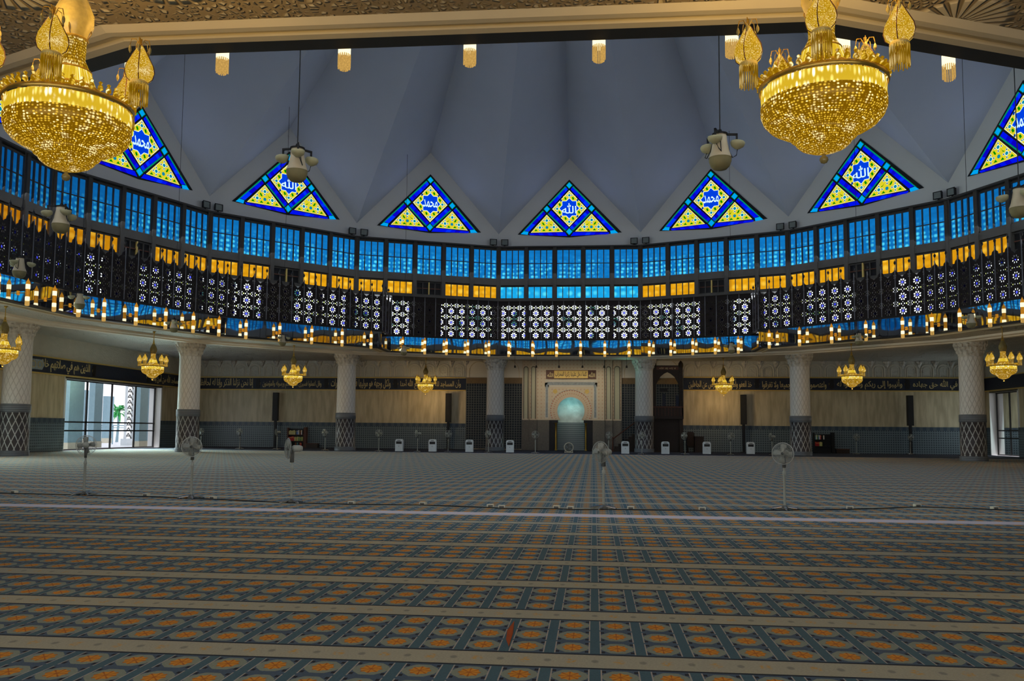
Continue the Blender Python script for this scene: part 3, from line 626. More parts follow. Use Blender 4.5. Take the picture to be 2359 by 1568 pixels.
# ------------------------------------------------------------------ gallery front: mirror fascia, lattice screens, lamps
ZL0=8.70
for_blue=.11
def lattice_mesh(w,h,peak):
    cu=bpy.data.curves.new('lat','CURVE'); cu.dimensions='2D'; cu.fill_mode='BOTH'; cu.extrude=.03
    def sp(pts):
        s=cu.splines.new('POLY'); s.points.add(len(pts)-1); s.use_cyclic_u=True
        for q,(x,y) in zip(s.points,pts): q.co=(x,y,0,1)
    W=w/2
    if peak: sp([(-W,0),(W,0),(W,h),(W*.86,h-.13),(W*.62,h-.20),(W*.5,h-.36),(W*.22,h-.42),(0,h-.52),(-W*.22,h-.42),(-W*.5,h-.36),(-W*.62,h-.20),(-W*.86,h-.13),(-W,h)])
    else: sp([(-W,0),(W,0),(W,h),(-W,h)])
    el=lambda cx,cy,a,b,rot,n=8:[(cx+a*cos(t)*cos(rot)-b*sin(t)*sin(rot),cy+a*cos(t)*sin(rot)+b*sin(t)*cos(rot)) for t in [2*PI*i/n for i in range(n)]]
    blue=[];yel=[]; top=h-(.56 if peak else .18); y=.28
    while y<top:
        if y+.23<top:
            for i in range(8):
                a=PI/4*i+PI/8; sp(el(.205*w*cos(a),y+.205*w*sin(a),.078*w,.058*w,a,6))
            sp(el(0,y,.10*w,.10*w,0)); blue.append((0,y))
        yy=y+w/2
        full=yy+.25<(h-.36 if peak else top+.1)
        if yy+.2<h:
            for s in (-1,1):
                x=s*W
                if full: sp(el(x-s*.25*w,yy,.058*w,.062*w,0,6)); yel.append((x-s*.25*w,yy))
                if full: sp(el(x-s*.14*w,yy+.105*w,.040*w,.056*w,s*.5,6)); sp(el(x-s*.14*w,yy-.105*w,.040*w,.056*w,-s*.5,6)); 
                sp(el(x-s*.075*w,yy,.026*w,.07*w,0,6)); sp(el(x-s*.065*w,yy-.16*w,.022*w,.05*w,0,6))
                if full: sp(el(x-s*.065*w,yy+.16*w,.022*w,.05*w,0,6))
        for s in (-1,1):
            if yy+.15<top: sp(el(s*.105*w,yy,.05*w,.06*w,0,6))
        if yy+.15<top: sp(el(0,yy+.13*w,.035*w,.045*w,0,6)); sp(el(0,yy-.13*w,.035*w,.045*w,0,6))
        y+=w
    o=bpy.data.objects.new('lat',cu); COL.objects.link(o); dg=bpy.context.evaluated_depsgraph_get(); me=bpy.data.meshes.new_from_object(o.evaluated_get(dg)); bpy.data.objects.remove(o)
    for v in me.vertices: x,yv,z=v.co; v.co=(x,-z,yv)
    me.materials.clear(); me.materials.append(MAT['dark_lattice'])
    g=MB()
    for c,m,r in [(c,'tint_blue',.088*w) for c in blue]+[(c,'tint_yellow',.05*w) for c in yel]: g.add([(c[0]+r*cos(PI/4*i),0,c[1]+r*sin(PI/4*i)) for i in range(8)],[tuple(range(8))],m)
    return me,g.mesh('tinted_glass')
PW=.87
LAT={'recess':lattice_mesh(PW,3.03,False),'ring':lattice_mesh(PW,2.86,True)}
b=MB(); b.box(-.018,.018,-.07,-.03,0,2.95,'post_grey'); POST=b.mesh('post')
b=MB(); b.lathe([(.012,2.8),(.012,3.12),(.05,3.18),(.075,3.25),(.05,3.32),(.015,3.37),(.0,3.5)],'black_plastic',8); FIN=b.mesh('finial')
def lat_proto(kind):
    t=empty('lattice_screen'); link('pierced_panel',LAT[kind][0],t); link('tinted_glass',LAT[kind][1],t); o=link('post',POST,t); o.location=(-PW/2+.02,0,0)
    if kind=='ring': o=link('finial',FIN,t); o.location=(-PW/2,0,0)
    return reg(t)
b=MB(); b.box(-.5,.5,-.02,.02,0,1,'mirror'); MIR=b.mesh('mirror_panel')
b=MB(); b.box(-.5,.5,-.09,.09,-.06,.05,'black_frame'); RAIL=b.mesh('handrail_strip')
# gold fascia lamp
def lamp_proto():
    t=empty('wall_lamp')
    b=MB(); b.lathe([(.0,1.24),(.015,1.18),(.03,1.15),(.075,1.06),(.098,.97),(.098,.93)],'lamp_gold',14); b.build('dome_cap',t,True)
    b=MB(); b.lathe([(.098,.93),(.1,.92),(.1,.72),(.09,.70)],'lamp_white',14); b.build('upper_glow_band',t,True)
    b=MB(); b.lathe([(.085,.70),(.085,.34)],'lamp_gold',14)
    for i in range(6):
        a=PI/3*i; b.tube([(.092*cos(a),.092*sin(a),.34),(.092*cos(a),.092*sin(a),.72)],.006,'gold',4)
    b.build('body',t,True)
    b=MB(); b.lathe([(.09,.34),(.1,.32),(.1,.16),(.095,.12)],'lamp_white',14); b.build('lower_glow_band',t,True)
    b=MB()
    for i in range(20):
        a=2*PI*i/20; b.tube([(.093*cos(a),.093*sin(a),.15),(.093*cos(a),.093*sin(a),-.06-.02*(i%3==0))],.010,'lamp_fringe',4)
    for i in range(12):
        a=2*PI*i/12; b.tube([(.06*cos(a),.06*sin(a),.12),(.06*cos(a),.06*sin(a),-.10)],.012,'lamp_fringe',4)
    b.build('crystal_fringe',t)
    b=MB(); b.box(-.02,.02,.07,.5,.50,.54,'gold'); b.box(-.07,.07,.44,.5,.42,.62,'lamp_gold'); b.build('bracket',t)
    return reg(t)
LP={k:lat_proto(k) for k in ('recess','ring')}; LQ=lamp_proto(); used=set()
segn=['over the mihrab','on the recessed stretch right of the mihrab','jr','on the first long stretch right of the mihrab recess','on the second stretch right of the mihrab recess','on the third stretch right of the mihrab recess','along the near right part of the opening','along the near right corner of the opening','','','along the near edge over the viewer','','','along the near left corner of the opening','on the far left stretch','on the third stretch left of the mihrab recess','on the second stretch left of the mihrab recess','on the first long stretch left of the mihrab recess','','on the recessed stretch left of the mihrab']
for i,(a,c,typ) in enumerate(segs):
    d=c-a; Ln=d.length; mid=(a+c)/2; rz=math.atan2(d.y,d.x)
    out=Vector((-d.y,d.x,0)).normalized(); 
    if out.dot(mid-Vector((0,OC,0)))<0: out=-out
    # local +y must point outwards
    if Vector((-sin(rz),cos(rz),0)).dot(out)<0: rz+=PI
    ux=Vector((cos(rz),sin(rz),0)); angm=math.degrees(math.atan2(mid.x,mid.y))
    if typ=='jog' and mid.x<0: wh='at the left return of the mihrab recess'
    elif typ=='jog': wh='at the right return of the mihrab recess'
    elif abs(angm)<5: wh='over the mihrab'
    elif typ=='recess': wh='on the recessed stretch %s of the mihrab'%('left' if mid.x<0 else 'right')
    elif abs(angm)>170: wh='on the near edge right above the viewer'
    else:
        n_=round((abs(angm)-22.5)/22.5); wh='%s gallery stretch %s of the mihrab recess'%(['','first','second','third','fourth','fifth','sixth','near'][min(n_,7)],'left' if mid.x<0 else 'right')
    # mirror panels
    nm=5 if typ!='jog' else 1
    for j in range(nm):
        p=mid+ux*((j+.5)/nm-.5)*Ln; o=link('mirror_panel',MIR); o.location=(p.x,p.y,7.44); o.scale=(Ln/nm-.02,1,1.18); o.rotation_euler=(0,0,rz+random.uniform(-.008,.008)); tag(o,'dark mirror glass fascia panel, '+wh,'mirror panel','mirror fascia panels '+wh)
    o=link('trim_%d'%(i+3),RAIL); o.location=(mid.x,mid.y,ZL0-.04); o.scale=(Ln,1,1); o.rotation_euler=(0,0,rz); struct(o)
    # lattice
    kind='recess' if typ=='recess' else 'ring'; vis=abs(angm)<125 or True
    if abs(angm)<116:
        n=max(1,round(Ln/PW))
        for j in range(n):
            p=mid+ux*((j+.5)/n-.5)*Ln
            if kind in used: o=copy_tree(LP[kind])
            else: o=LP[kind]; used.add(kind)
            if kind=='recess': p=p-out*.12
            o.location=(p.x,p.y,ZL0); o.rotation_euler=(0,0,rz); o.scale=(Ln/n/PW,1,1); tag(o,('straight-topped' if kind=='recess' else 'spire-topped')+' dark lattice screen, '+wh,'lattice screen','lattice screens '+wh)
    if typ!='jog' and (abs(angm)<110 or abs(angm)>150):
        n=6 if abs(angm)<5 else 5
        for j in range(n):
            p=mid+ux*((j+.5)/n-.5)*Ln-out*.5
            if 'lamp' in used: o=copy_tree(LQ)
            else: o=LQ; used.add('lamp')
            o.location=(p.x,p.y,7.37); o.rotation_euler=(0,0,rz); tag(o,'gold crystal cylinder lamp, '+wh,'lamp','fascia lamps '+wh)

# ------------------------------------------------------------------ pillars
def pillar():
    t=empty('pillar')
    b=MB(); b.lathe([(.78,0),(.78,.28),(.73,.30),(.73,2.35),(.76,2.37),(.76,2.80),(.72,2.82)],'pillar_tile',40); b.build('tiled_base',t,True)
    b=MB(); b.lathe([(.70,2.80),(.69,4.5),(.68,6.6)],'pillar_shaft',40); b.build('shaft',t,True)
    b=MB(); n=16
    b.lathe([(.69,6.35),(.72,6.55),(.78,6.75),(.84,6.95),(.93,7.1),(.96,7.18),(.98,7.42)],'capital',n*2)
    for i in range(n):
        a=2*PI*i/n; 
        for z,r,s in ((6.62,.73,.09),(6.84,.80,.10),(7.04,.88,.11)):
            T=Matrix.Translation(((r)*cos(a+(z*5)),(r)*sin(a+z*5),z)); b.lathe([(.0,-s*1.3),(s*.6,-s*.3),(s,s*.5),(s*.7,s*1.0)],'capital',6,T)
    b.build('muqarnas_capital',t); return reg(t)
pl=pillar(); first=True
pn={-78.75:'white patterned pillar cut by the left picture edge',-56.25:'white pillar just right of the bright glazed doorway',-33.75:'white pillar right of the filled bookshelf',-11.25:'white pillar next to the left side of the mihrab',11.25:'white pillar between the mihrab and the carved pulpit',33.75:'white pillar left of the dark bookcase on the right',56.25:'large white pillar at the far right near the right doorway',78.75:'white pillar outside the right picture edge'}
for a,lab in pn.items():
    if first: o=pl; first=False
    else: o=copy_tree(pl)
    x,y=rp(30.09,a); o.location=(x,y,0); tag(o,lab,'pillar','white pillars around the hall')

# ------------------------------------------------------------------ chandeliers
def chandelier(stem):
    t=empty('chandelier')
    b=MB(); b.lathe([(.0,stem),(.09,stem),(.06,stem-.08),(.02,stem-.14),(.018,1.75),(.05,1.7),(.03,1.6),(.1,1.5)],'gold',12); b.build('stem',t,True)
    b=MB(); b.lathe([(.03,1.62),(.06,1.52),(.15,1.35),(.22,1.18),(.22,1.05),(.17,.92),(.15,.86)],'globe_glass',20); b.build('glass_onion',t,True)
    b=MB()
    for i in range(4):
        a=PI/2*i+.3; b.tube([(.02*cos(a),.02*sin(a),1.75),(.10*cos(a),.10*sin(a),1.4),(.2*cos(a),.2*sin(a),.95),(.15*cos(a),.15*sin(a),.86)],.008,'gold',5)
    b.build('hanging_rods',t)
    b=MB(); b.lathe([(.155,.86),(.15,.82),(.145,.62),(.17,.56),(.22,.46)],'crystal',28); b.lathe([(.22,.46),(.25,.36),(.29,.26)],'crystal_bright',28); b.lathe([(.30,.25),(.36,.13),(.42,.04)],'crystal_cone',28); b.build('crystal_cone',t,True)
    for rr,rt_,rz_ in ((.16,.014,.86),(.215,.012,.47),(.30,.014,.255)): b=MB(); b.ring(rr,rt_,rz_,'gold',28); b.build('tier_ring',t)
    b=MB(); b.lathe([(.70,.0),(.715,.02),(.715,.055),(.69,.06)],'gold',48); b.build('rim_band',t,True)
    b=MB()
    for i in range(44):
        a=2*PI*i/44; T=Matrix.Translation((.70*cos(a),.70*sin(a),.06)); b.lathe([(.0,0),(.034,.02),(.03,.055),(.012,.08),(.024,.10),(.0,.12)],'crystal_cone',6,T)
    b.build('glass_crown',t)
    b=MB(); b.lathe([(.68,.0),(.685,-.06),(.68,-.16),(.66,-.22)],'crystal_bright',56); b.build('drop_curtain',t,True)
    b=MB(); b.lathe([(.69,-.17),(.69,-.26),(.66,-.34),(.60,-.41),(.52,-.46),(.43,-.50),(.36,-.52)],'crystal',56); b.build('crystal_bowl',t,True)
    b=MB(); b.lathe([(.37,-.46),(.385,-.52),(.36,-.57),(.31,-.605),(.30,-.635),(.25,-.68),(.17,-.715),(.10,-.735),(.04,-.755),(.0,-.76)],'crystal',40); b.build('lower_bowl',t,True)
    b=MB(); b.lathe([(.0,-.75),(.02,-.76),(.02,-.78),(.045,-.80),(.05,-.825),(.035,-.855),(.0,-.87)],'globe_glass',14); b.build('bottom_ball',t,True)
    sh=MB(); sh.lathe([(.03,.40),(.05,.36),(.09,.28),(.145,.17),(.16,.09),(.14,.01),(.10,-.03)],'pear_glass',22); shm=sh.mesh('pear_shade',True)
    ri=MB()
    for i in range(4):
        a=PI/2*i+.4; ri.tube([(r*cos(a),r*sin(a),z) for r,z in ((.03,.40),(.052,.36),(.094,.28),(.15,.17),(.165,.09),(.144,.01),(.10,-.03))],.006,'mid_wood',4)
    rim=ri.mesh('shade_ribs')
    fr=MB(); fr.lathe([(.095,-.03),(.105,-.05),(.10,-.09)],'gold_matt',20)
    for i in range(26):
        a=2*PI*i/26; fr.tube([(.10*cos(a),.10*sin(a),-.07),(.10*cos(a),.10*sin(a),-.30-.02*(i%2))],.0085,'fringe_glass',4)
    frm=fr.mesh('glass_fringe')
    cr=MB(); cr.lathe([(.0,.50),(.02,.49),(.015,.46),(.01,.42),(.035,.40)],'gold',8)
    for i in range(5):
        a=2*PI*i/5; cr.tube([(.02*cos(a),.02*sin(a),.42),(.05*cos(a),.05*sin(a),.48),(.10*cos(a),.10*sin(a),.47),(.115*cos(a),.115*sin(a),.40)],.006,'gold',4)
        T=Matrix.Translation((.115*cos(a),.115*sin(a),.34)); cr.lathe([(.0,.06),(.018,.02),(.02,-.01),(.0,-.05)],'globe_glass',6,T)
    crm=cr.mesh('curled_finial')
    ar=MB(); ar.tube([(.40,0,.10),(.55,0,.16),(.70,0,.12),(.80,0,.20),(.84,0,.30)],.014,'gold',6); arm=ar.mesh('arm')
    for i in range(5):
        a=2*PI*i/5; e=link('side_lamp',shm,t); e.location=(.84*cos(a),.84*sin(a),.36)
        link('shade_ribs',rim,e); link('glass_fringe',frm,e); link('curled_finial',crm,e)
        o=link('arm',arm,t); o.rotation_euler=(0,0,a)
    return reg(t)
ch=chandelier(2.32)
ch.location=(4.42,-28.50,5.36); ch.rotation_euler=(0,0,R_(39)); ch.scale=(.95,.95,.95); tag(ch,'big glowing gold crystal chandelier at the top right of the hall','chandelier','crystal chandeliers')
o=copy_tree(ch,None,(-3.86,-29.15,5.12),R_(2),'big glowing gold crystal chandelier at the top left, half over the stained glass'); o.scale=(.93,.93,.93)
for (x,y,lab) in [(-26.5,.6,'small gold chandelier at the left picture edge beside the first pillar'),(-24.7,11.3,'small gold chandelier hanging in front of the bright doorway'),(-19.0,19.8,'small gold chandelier left of the pillar beside the bookshelf'),(-11.7,30.3,'small gold chandelier between the bookshelf pillar and the mihrab'),(12.1,30.2,'small gold chandelier right of the carved pulpit'),(18.6,19.0,'small gold chandelier over the dark bookcase on the right'),(23.8,9.9,'small gold chandelier right of the large far right pillar')]:
    o=copy_tree(ch,None,(x,y,7.42-2.32*.93),R_(90)+math.atan2(x,-y),lab); o.scale=(.93,.93,.93)
# ------------------------------------------------------------------ hanging speaker clusters
def cluster():
    t=empty('hanging_speaker')
    b=MB(); b.lathe([(.11,.36),(.13,.35),(.145,.2),(.18,.0),(.225,-.13),(.235,-.15)],'speaker_cream',28); b.build('shell',t,True)
    b=MB(); b.lathe([(.228,-.14),(.225,-.22),(.19,-.32),(.13,-.38),(.0,-.40)],'speaker_dark',28); b.build('grille_bowl',t,True)
    b=MB(); b.lathe([(.0,.46),(.03,.45),(.05,.40),(.16,.36),(.15,.33)],'black_plastic',16)
    for i in range(3):
        a=2*PI*i/3+.4; b.box(.05,.36,-.02,.02,.33,.37,'black_plastic',Matrix.Rotation(a,4,'Z')); b.box(.33,.36,-.02,.02,.16,.37,'black_plastic',Matrix.Rotation(a,4,'Z'))
    b.build('top_bracket',t)
    hb=MB(); hb.lathe([(.0,-.10),(.05,-.09),(.13,-.03),(.15,.03),(.14,.06),(.0,.07)],'speaker_bowl',18); hm=hb.mesh('horn_bowl',True)
    for i in range(3):
        a=2*PI*i/3+.4; o=link('horn_bowl',hm,t); o.location=(.36*cos(a),.36*sin(a),.14); o.rotation_euler=(0,R_(8),a)
        b=MB(); T=Matrix.Rotation(a+.35,4,'Z'); b.tube([(.10,0,.34),(.17,0,.18),(.22,0,.02),(.30,.0,-.10),(.36,-.05,-.06),(.35,-.1,.05)],.010,'cable',5,T); b.build('cable_loop',t)
    b=MB(); b.tube([(0,0,.44),(0,0,21.0)],.012,'cable',5); b.build('suspension_cable',t)
    return reg(t)
cl=cluster(); first=True
for n,(x,y,lab) in enumerate([(-4.50,-20.25,'cream hanging speaker cluster on a black cable in front of the stained glass'),(4.50,-20.5,'cream hanging speaker cluster on a black cable, right of the roof centre'),(-12.8,-15.9,'cream hanging speaker cluster in front of the left blue windows'),(-18.8,-9.2,'cream hanging speaker cluster low at the left picture edge'),(-21.5,-1.3,'grey hanging speaker cluster among the left fascia lamps'),(-21.7,7.9,'grey hanging speaker ball right above the doorway pillar'),(-18.3,15.7,'grey hanging speaker ball left of the bookshelf pillar, at the soffit edge'),(-11.8,22.6,'grey hanging speaker ball at the left end of the mihrab recess'),(11.3,21.1,'grey hanging speaker ball at the right end of the mihrab recess'),(18.0,15.4,'grey hanging speaker ball above the dark bookcase'),(20.9,6.8,'grey hanging speaker ball left of the far right chandelier'),(12.4,-16.1,'cream hanging speaker cluster cut by the right picture edge')]):
    o=cl if n==0 else copy_tree(cl); o.location=(x,y,7.35); o.rotation_euler=(0,0,n*1.3+.5); tag(o,lab,'speaker','hanging speaker clusters')

# ------------------------------------------------------------------ pedestal fans
def fan(near):
    t=empty('pedestal_fan')
    b=MB(); 
    for i in range(2):
        T=Matrix.Rotation(PI/2*i+.35,4,'Z'); b.tube([(-.29,0,.015),(-.24,0,.03),(-.08,0,.055),(.08,0,.055),(.24,0,.03),(.29,0,.015)],[.012,.028,.032,.032,.028,.012],'chrome',8,T)
    b.lathe([(.0,.10),(.05,.09),(.075,.05),(.09,.03),(.09,.0)],'fan_dark',16); b.build('base',t,True)
    b=MB(); b.lathe([(.027,.05),(.027,.72),(.036,.73),(.036,.80),(.021,.81),(.021,1.06)],'fan_grey',12); b.build('pole',t,True)
    b=MB(); b.box(-.03,.03,-.05,.03,.88,1.14,'fan_dark'); b.lathe([(.0,-.12),(.05,-.11),(.075,-.05),(.075,.08),(.05,.11),(.0,.12)],'fan_grey',14,Matrix.Translation((0,.10,1.18))@Matrix.Rotation(PI/2,4,'X')); b.build('motor',t,True)
    b=MB(); T=Matrix.Translation((0,-.10,1.18))@Matrix.Rotation(PI/2,4,'X'); R0=.225
    n=40 if near else 16
    for s in (-1,1):
        for rr in ((.06,.14,.20) if near else (.12,)): b.ring(rr,.0022,s*.06*(1-(rr/R0)**2)**.5,'fan_wire',24,3,T)
    b.ring(R0,.008,0,'fan_wire',32,6,T)
    for i in range(n):
        a=2*PI*i/n
        for s in (-1,1): b.tube([(.03*cos(a),.03*sin(a),s*.062),(.13*cos(a),.13*sin(a),s*.055),(.2*cos(a),.2*sin(a),s*.03),(R0*cos(a),R0*sin(a),0)],.0028 if near else .004,'fan_wire',3,T)
    b.build('cage',t)
    b=MB(); b.lathe([(.0,.045),(.03,.04),(.035,-.03),(.0,-.035)],'fan_dark',12,T)
    for i in range(4):
        a=PI/2*i; T2=T@Matrix.Rotation(a,4,'Z'); pts=[(.03,-.02,-.015),(.09,-.065,-.025),(.17,-.08,-.02),(.20,-.03,.0),(.19,.04,.02),(.10,.04,.02),(.03,.02,.012)]
        b.add([Vector(p) for p in pts]+[Vector(p)+Vector((0,0,.006)) for p in pts],[(0,1,2,3,4,5,6),(13,12,11,10,9,8,7)]+[(i2,(i2+1)%7,7+(i2+1)%7,7+i2) for i2 in range(7)],'fan_grey',T2)
    b.build('blades',t,True)
    return reg(t)
fn=fan(True); 
near=[(-10.10,-18.54,R_(-150),'grey pedestal fan furthest left in the near row, turned towards the doorway'),(-7.23,-18.99,R_(12),'grey pedestal fan in front of the doorway pillar'),(-4.63,-19.65,R_(-58),'grey pedestal fan in front of the filled bookshelf'),(2.14,-19.81,R_(-42),'grey pedestal fan standing alone in front of the mihrab'),(5.94,-19.28,R_(-25),'grey pedestal fan right of all the others in the near row')]
for i,(x,y,rz,lab) in enumerate(near):
    o=fn if i==0 else copy_tree(fn); o.location=(x,y,0); o.rotation_euler=(0,0,rz); tag(o,lab,'fan','near row of pedestal fans')
ff=fan(False)
far=[(-28.2,25.4,10,'small far pedestal fan just right of the doorway pillar'),(-25.1,25.4,0,'small far pedestal fan midway between doorway pillar and left speaker tower'),(-22.1,25.3,-80,'small far pedestal fan in front of the left speaker tower'),(-17.7,23.3,-30,'small far pedestal fan between the low box and the pillar'),(-13.5,22.6,10,'small far pedestal fan left of the leftmost air cooler'),(-10.6,22.3,-60,'small far pedestal fan between the two leftmost air coolers'),(-8.4,22.4,20,'small far pedestal fan in front of the speaker tower left of the mihrab'),(-5.5,22.4,-35,'small far pedestal fan in front of the pillar left of the mihrab'),(-2.16,22.3,0,'small far pedestal fan at the left edge of the mihrab'),(2.98,22.6,20,'small far pedestal fan behind the lone near fan'),(5.3,22.6,0,'small far pedestal fan in front of the pillar right of the mihrab'),(8.4,23.7,-40,'small far pedestal fan right of the carved pulpit'),(11.6,23.9,10,'small far pedestal fan between lectern and right speaker tower'),(14.7,25.0,-75,'small far pedestal fan right of the rightmost air cooler'),(22.1,30.2,0,'small far pedestal fan right of the dark bookcase'),(26.6,31.6,10,'small far pedestal fan in front of the far right speaker tower')]
for i,(x,y,rz,lab) in enumerate(far):
    o=ff if i==0 else copy_tree(ff); o.location=(x,y,0); o.rotation_euler=(0,0,R_(rz)); o.scale=(1.13,1.13,1.13); tag(o,lab,'fan','far row of pedestal fans')
# box fan on the floor by the mihrab
t=empty('floor_fan',(.1,25.6,0)); tag(t,'round floor fan standing in front of the mihrab niche','fan')
b=MB(); T=Matrix.Translation((0,0,.40))@Matrix.Rotation(PI/2,4,'X'); b.ring(.33,.03,0,'socket',32,8,T)
for r in (.1,.18,.26): b.ring(r,.006,0,'fan_wire',24,4,T)
for i in range(16): a=PI/8*i; b.tube([(.03*cos(a),.03*sin(a),.05),(.33*cos(a),.33*sin(a),0)],.005,'fan_wire',4,T)
b.build('cage',t); b=MB(); b.box(-.32,.32,-.15,.15,0,.05,'socket'); b.box(-.3,-.26,-.03,.03,.04,.25,'socket'); b.box(.26,.3,-.03,.03,.04,.25,'socket'); b.build('base',t)
b=MB(); b.lathe([(.0,.05),(.06,.04),(.06,-.04)],'fan_dark',12,T)
for i in range(3): b.poly([(.05,-.03),(.26,-.12),(.28,.06),(.05,.05)],.0,.01,'fan_dark',Matrix.Translation((0,.03,.4))@Matrix.Rotation(2.09*i,4,'Y'))
b.build('blades',t)

# ------------------------------------------------------------------ air coolers
def cooler():
    t=empty('air_cooler')
    b=MB(); b.poly([(-.27,.06),(.27,.06),(.27,.80),(.24,.88),(.17,.92),(-.17,.92),(-.24,.88),(-.27,.80)],-.17,.17,'white_plastic'); b.build('housing',t)
    b=MB(); b.box(-.20,.20,-.18,-.165,.58,.76,'black_plastic')
    for i in range(5): b.box(-.2,.2,-.19,-.178,.60+.035*i,.605+.035*i,'fan_dark')
    b.build('air_grille',t)
    b=MB(); b.box(-.12,.12,-.178,-.168,.80,.85,'fan_dark'); b.build('control_strip',t)
    for s in (-1,1):
        b=MB(); b.lathe([(.0,-.02),(.05,-.02),(.05,.02),(.0,.02)],'black_plastic',10,Matrix.Translation((s*.2,-.1,.05))@Matrix.Rotation(PI/2,4,'Y')); b.build('wheel',t)
    b=MB(); b.poly([(-.03,.40),(.03,.40),(0,.46)],-.176,-.168,'fan_dark'); b.build('badge',t)
    return reg(t)
ac=cooler()
for i,(x,y,lab) in enumerate([(-11.9,22.2,'white air cooler furthest left in the row'),(-9.5,22.3,'white air cooler, second from the left end of the row'),(-6.85,22.3,'white air cooler left of the pillar beside the mihrab'),(-3.95,22.3,'white air cooler between the left mihrab pillar and the niche'),(4.13,22.3,'white air cooler right of the mihrab beside the stair rail'),(6.95,22.9,'white air cooler in front of the carved pulpit'),(9.95,24.0,'white air cooler beside the dark lectern'),(13.25,25.4,'white air cooler furthest right, past the speaker tower')]):
    o=ac if i==0 else copy_tree(ac); o.location=(x,y,0); tag(o,lab,'air cooler','white air coolers along the front')

# ------------------------------------------------------------------ column speakers
def tower():
    t=empty('column_speaker')
    b=MB(); b.box(-.23,.23,-.2,.1,2.25,4.65,'black_plastic'); b.build('cabinet',t)
    b=MB(); b.box(-.19,.19,-.215,-.2,2.35,4.55,'cable'); b.build('grille',t)
    b=MB(); b.box(-.10,.10,-.1,.05,.04,2.25,'black_plastic'); b.build('stand',t)
    b=MB(); b.box(-.3,.3,-.3,.2,0,.05,'black_plastic'); b.build('foot',t); return reg(t)
tw=tower()
for i,(x,lab) in enumerate([(-25.05,'tall black column speaker left of the filled bookshelf'),(-10.15,'tall black column speaker left of the mihrab'),(14.0,'tall black column speaker right of the lectern'),(26.95,'tall black column speaker at the far right')]):
    o=tw if i==0 else copy_tree(tw); o.location=(x,32.5,0); tag(o,lab,'speaker','tall black column speakers against the wall')

# ------------------------------------------------------------------ bookshelves with books
def bookcase(x,y,w,h,lab,wood):
    t=empty('bookcase',(x,y,0)); tag(t,lab,'bookcase')
    b=MB(); b.box(-w/2-.1,-w/2,-.18,.18,0,h,wood); b.build('side_panel',t); b=MB(); b.box(w/2,w/2+.22,-.2,.18,0,h+.05,wood); b.build('side_panel',t)
    b=MB(); b.box(-w/2,w/2,.15,.18,0,h-.1,'black_plastic'); b.build('back_panel',t)
    for z in (.05,.55,1.08):
        b=MB(); b.box(-w/2,w/2,-.18,.15,z-.02,z+.02,wood); b.build('shelf',t)
    return t
def book_mesh(w,h,col):
    b=MB(); m=P('book_%02x%02x%02x'%tuple(int(c*255) for c in col),col,.6,var=.2,scale=20)
    b.box(-w/2,w/2,-.10,.0,0,h,m); b.box(-w/2+.006,w/2-.006,-.095,.004,.01,h-.01,'socket'); b.box(-w/2,w/2,-.104,-.10,h*.7,h*.8,'gold_matt'); return b.mesh('book')
cols={'yellow':(.55,.50,.22),'red':(.42,.015,.02),'olive':(.32,.34,.10),'blue':(.12,.2,.42),'green':(.08,.28,.08),'white':(.65,.62,.6),'brown':(.25,.07,.03),'teal':(.05,.22,.25)}
BM={(k,h):book_mesh(.075,h,c) for k,c in cols.items() for h in (.34,)}
def books(x0,y,z,seq,where):
    x=x0
    for c in seq:
        if c is None: x+=.08; continue
        o=link('book',BM[(c,.34)]); o.location=(x,y-.03,z); o.scale=(1,1,random.uniform(.92,1.12)); tag(o,'%s book with its spine out, %s'%({'yellow':'pale yellow','olive':'olive green','blue':'light blue','white':'off-white'}.get(c,c),where),'book','books '+where); x+=.083
bookcase(-23.2,32.6,1.35,1.68,'dark wooden bookcase full of coloured books, behind the third near fan','mid_wood')
books(-23.8,32.6,1.10,['yellow']*7+[None,'blue','blue','white',None,'brown','white'],'top shelf, bookcase by the third near fan')
books(-23.8,32.6,.57,['red']*6+['yellow','olive','olive','yellow','green','olive','green','olive','olive'],'middle shelf, bookcase by the third near fan')
books(-23.8,32.6,.07,['teal']*3+[None]*4+['brown',None,'teal',None,None,'red','red'],'bottom shelf, bookcase by the third near fan')
bookcase(20.2,32.55,1.3,1.62,'black bookcase half full of books, beside the right pillar','black_plastic')
books(19.6,32.55,1.10,['teal','white','green','blue','white','red',None,None,'white'],'top shelf, black bookcase by the right pillar')
books(19.6,32.55,.57,['red','red','red','red','olive','yellow','olive'],'middle shelf, black bookcase by the right pillar')
def lowbox(x,lab):
    t=empty('storage_chest',(x,32.5,0)); tag(t,lab,'chest'); b=MB(); b.box(-.5,.5,-.2,.2,0,.32,'dark_wood'); b.build('body',t); b=MB(); b.box(-.53,.53,-.23,.23,.32,.37,'mid_wood'); b.build('lid',t)
lowbox(-21.75,'low dark chest right of the filled bookcase'); lowbox(21.7,'low dark chest right of the black bookcase')
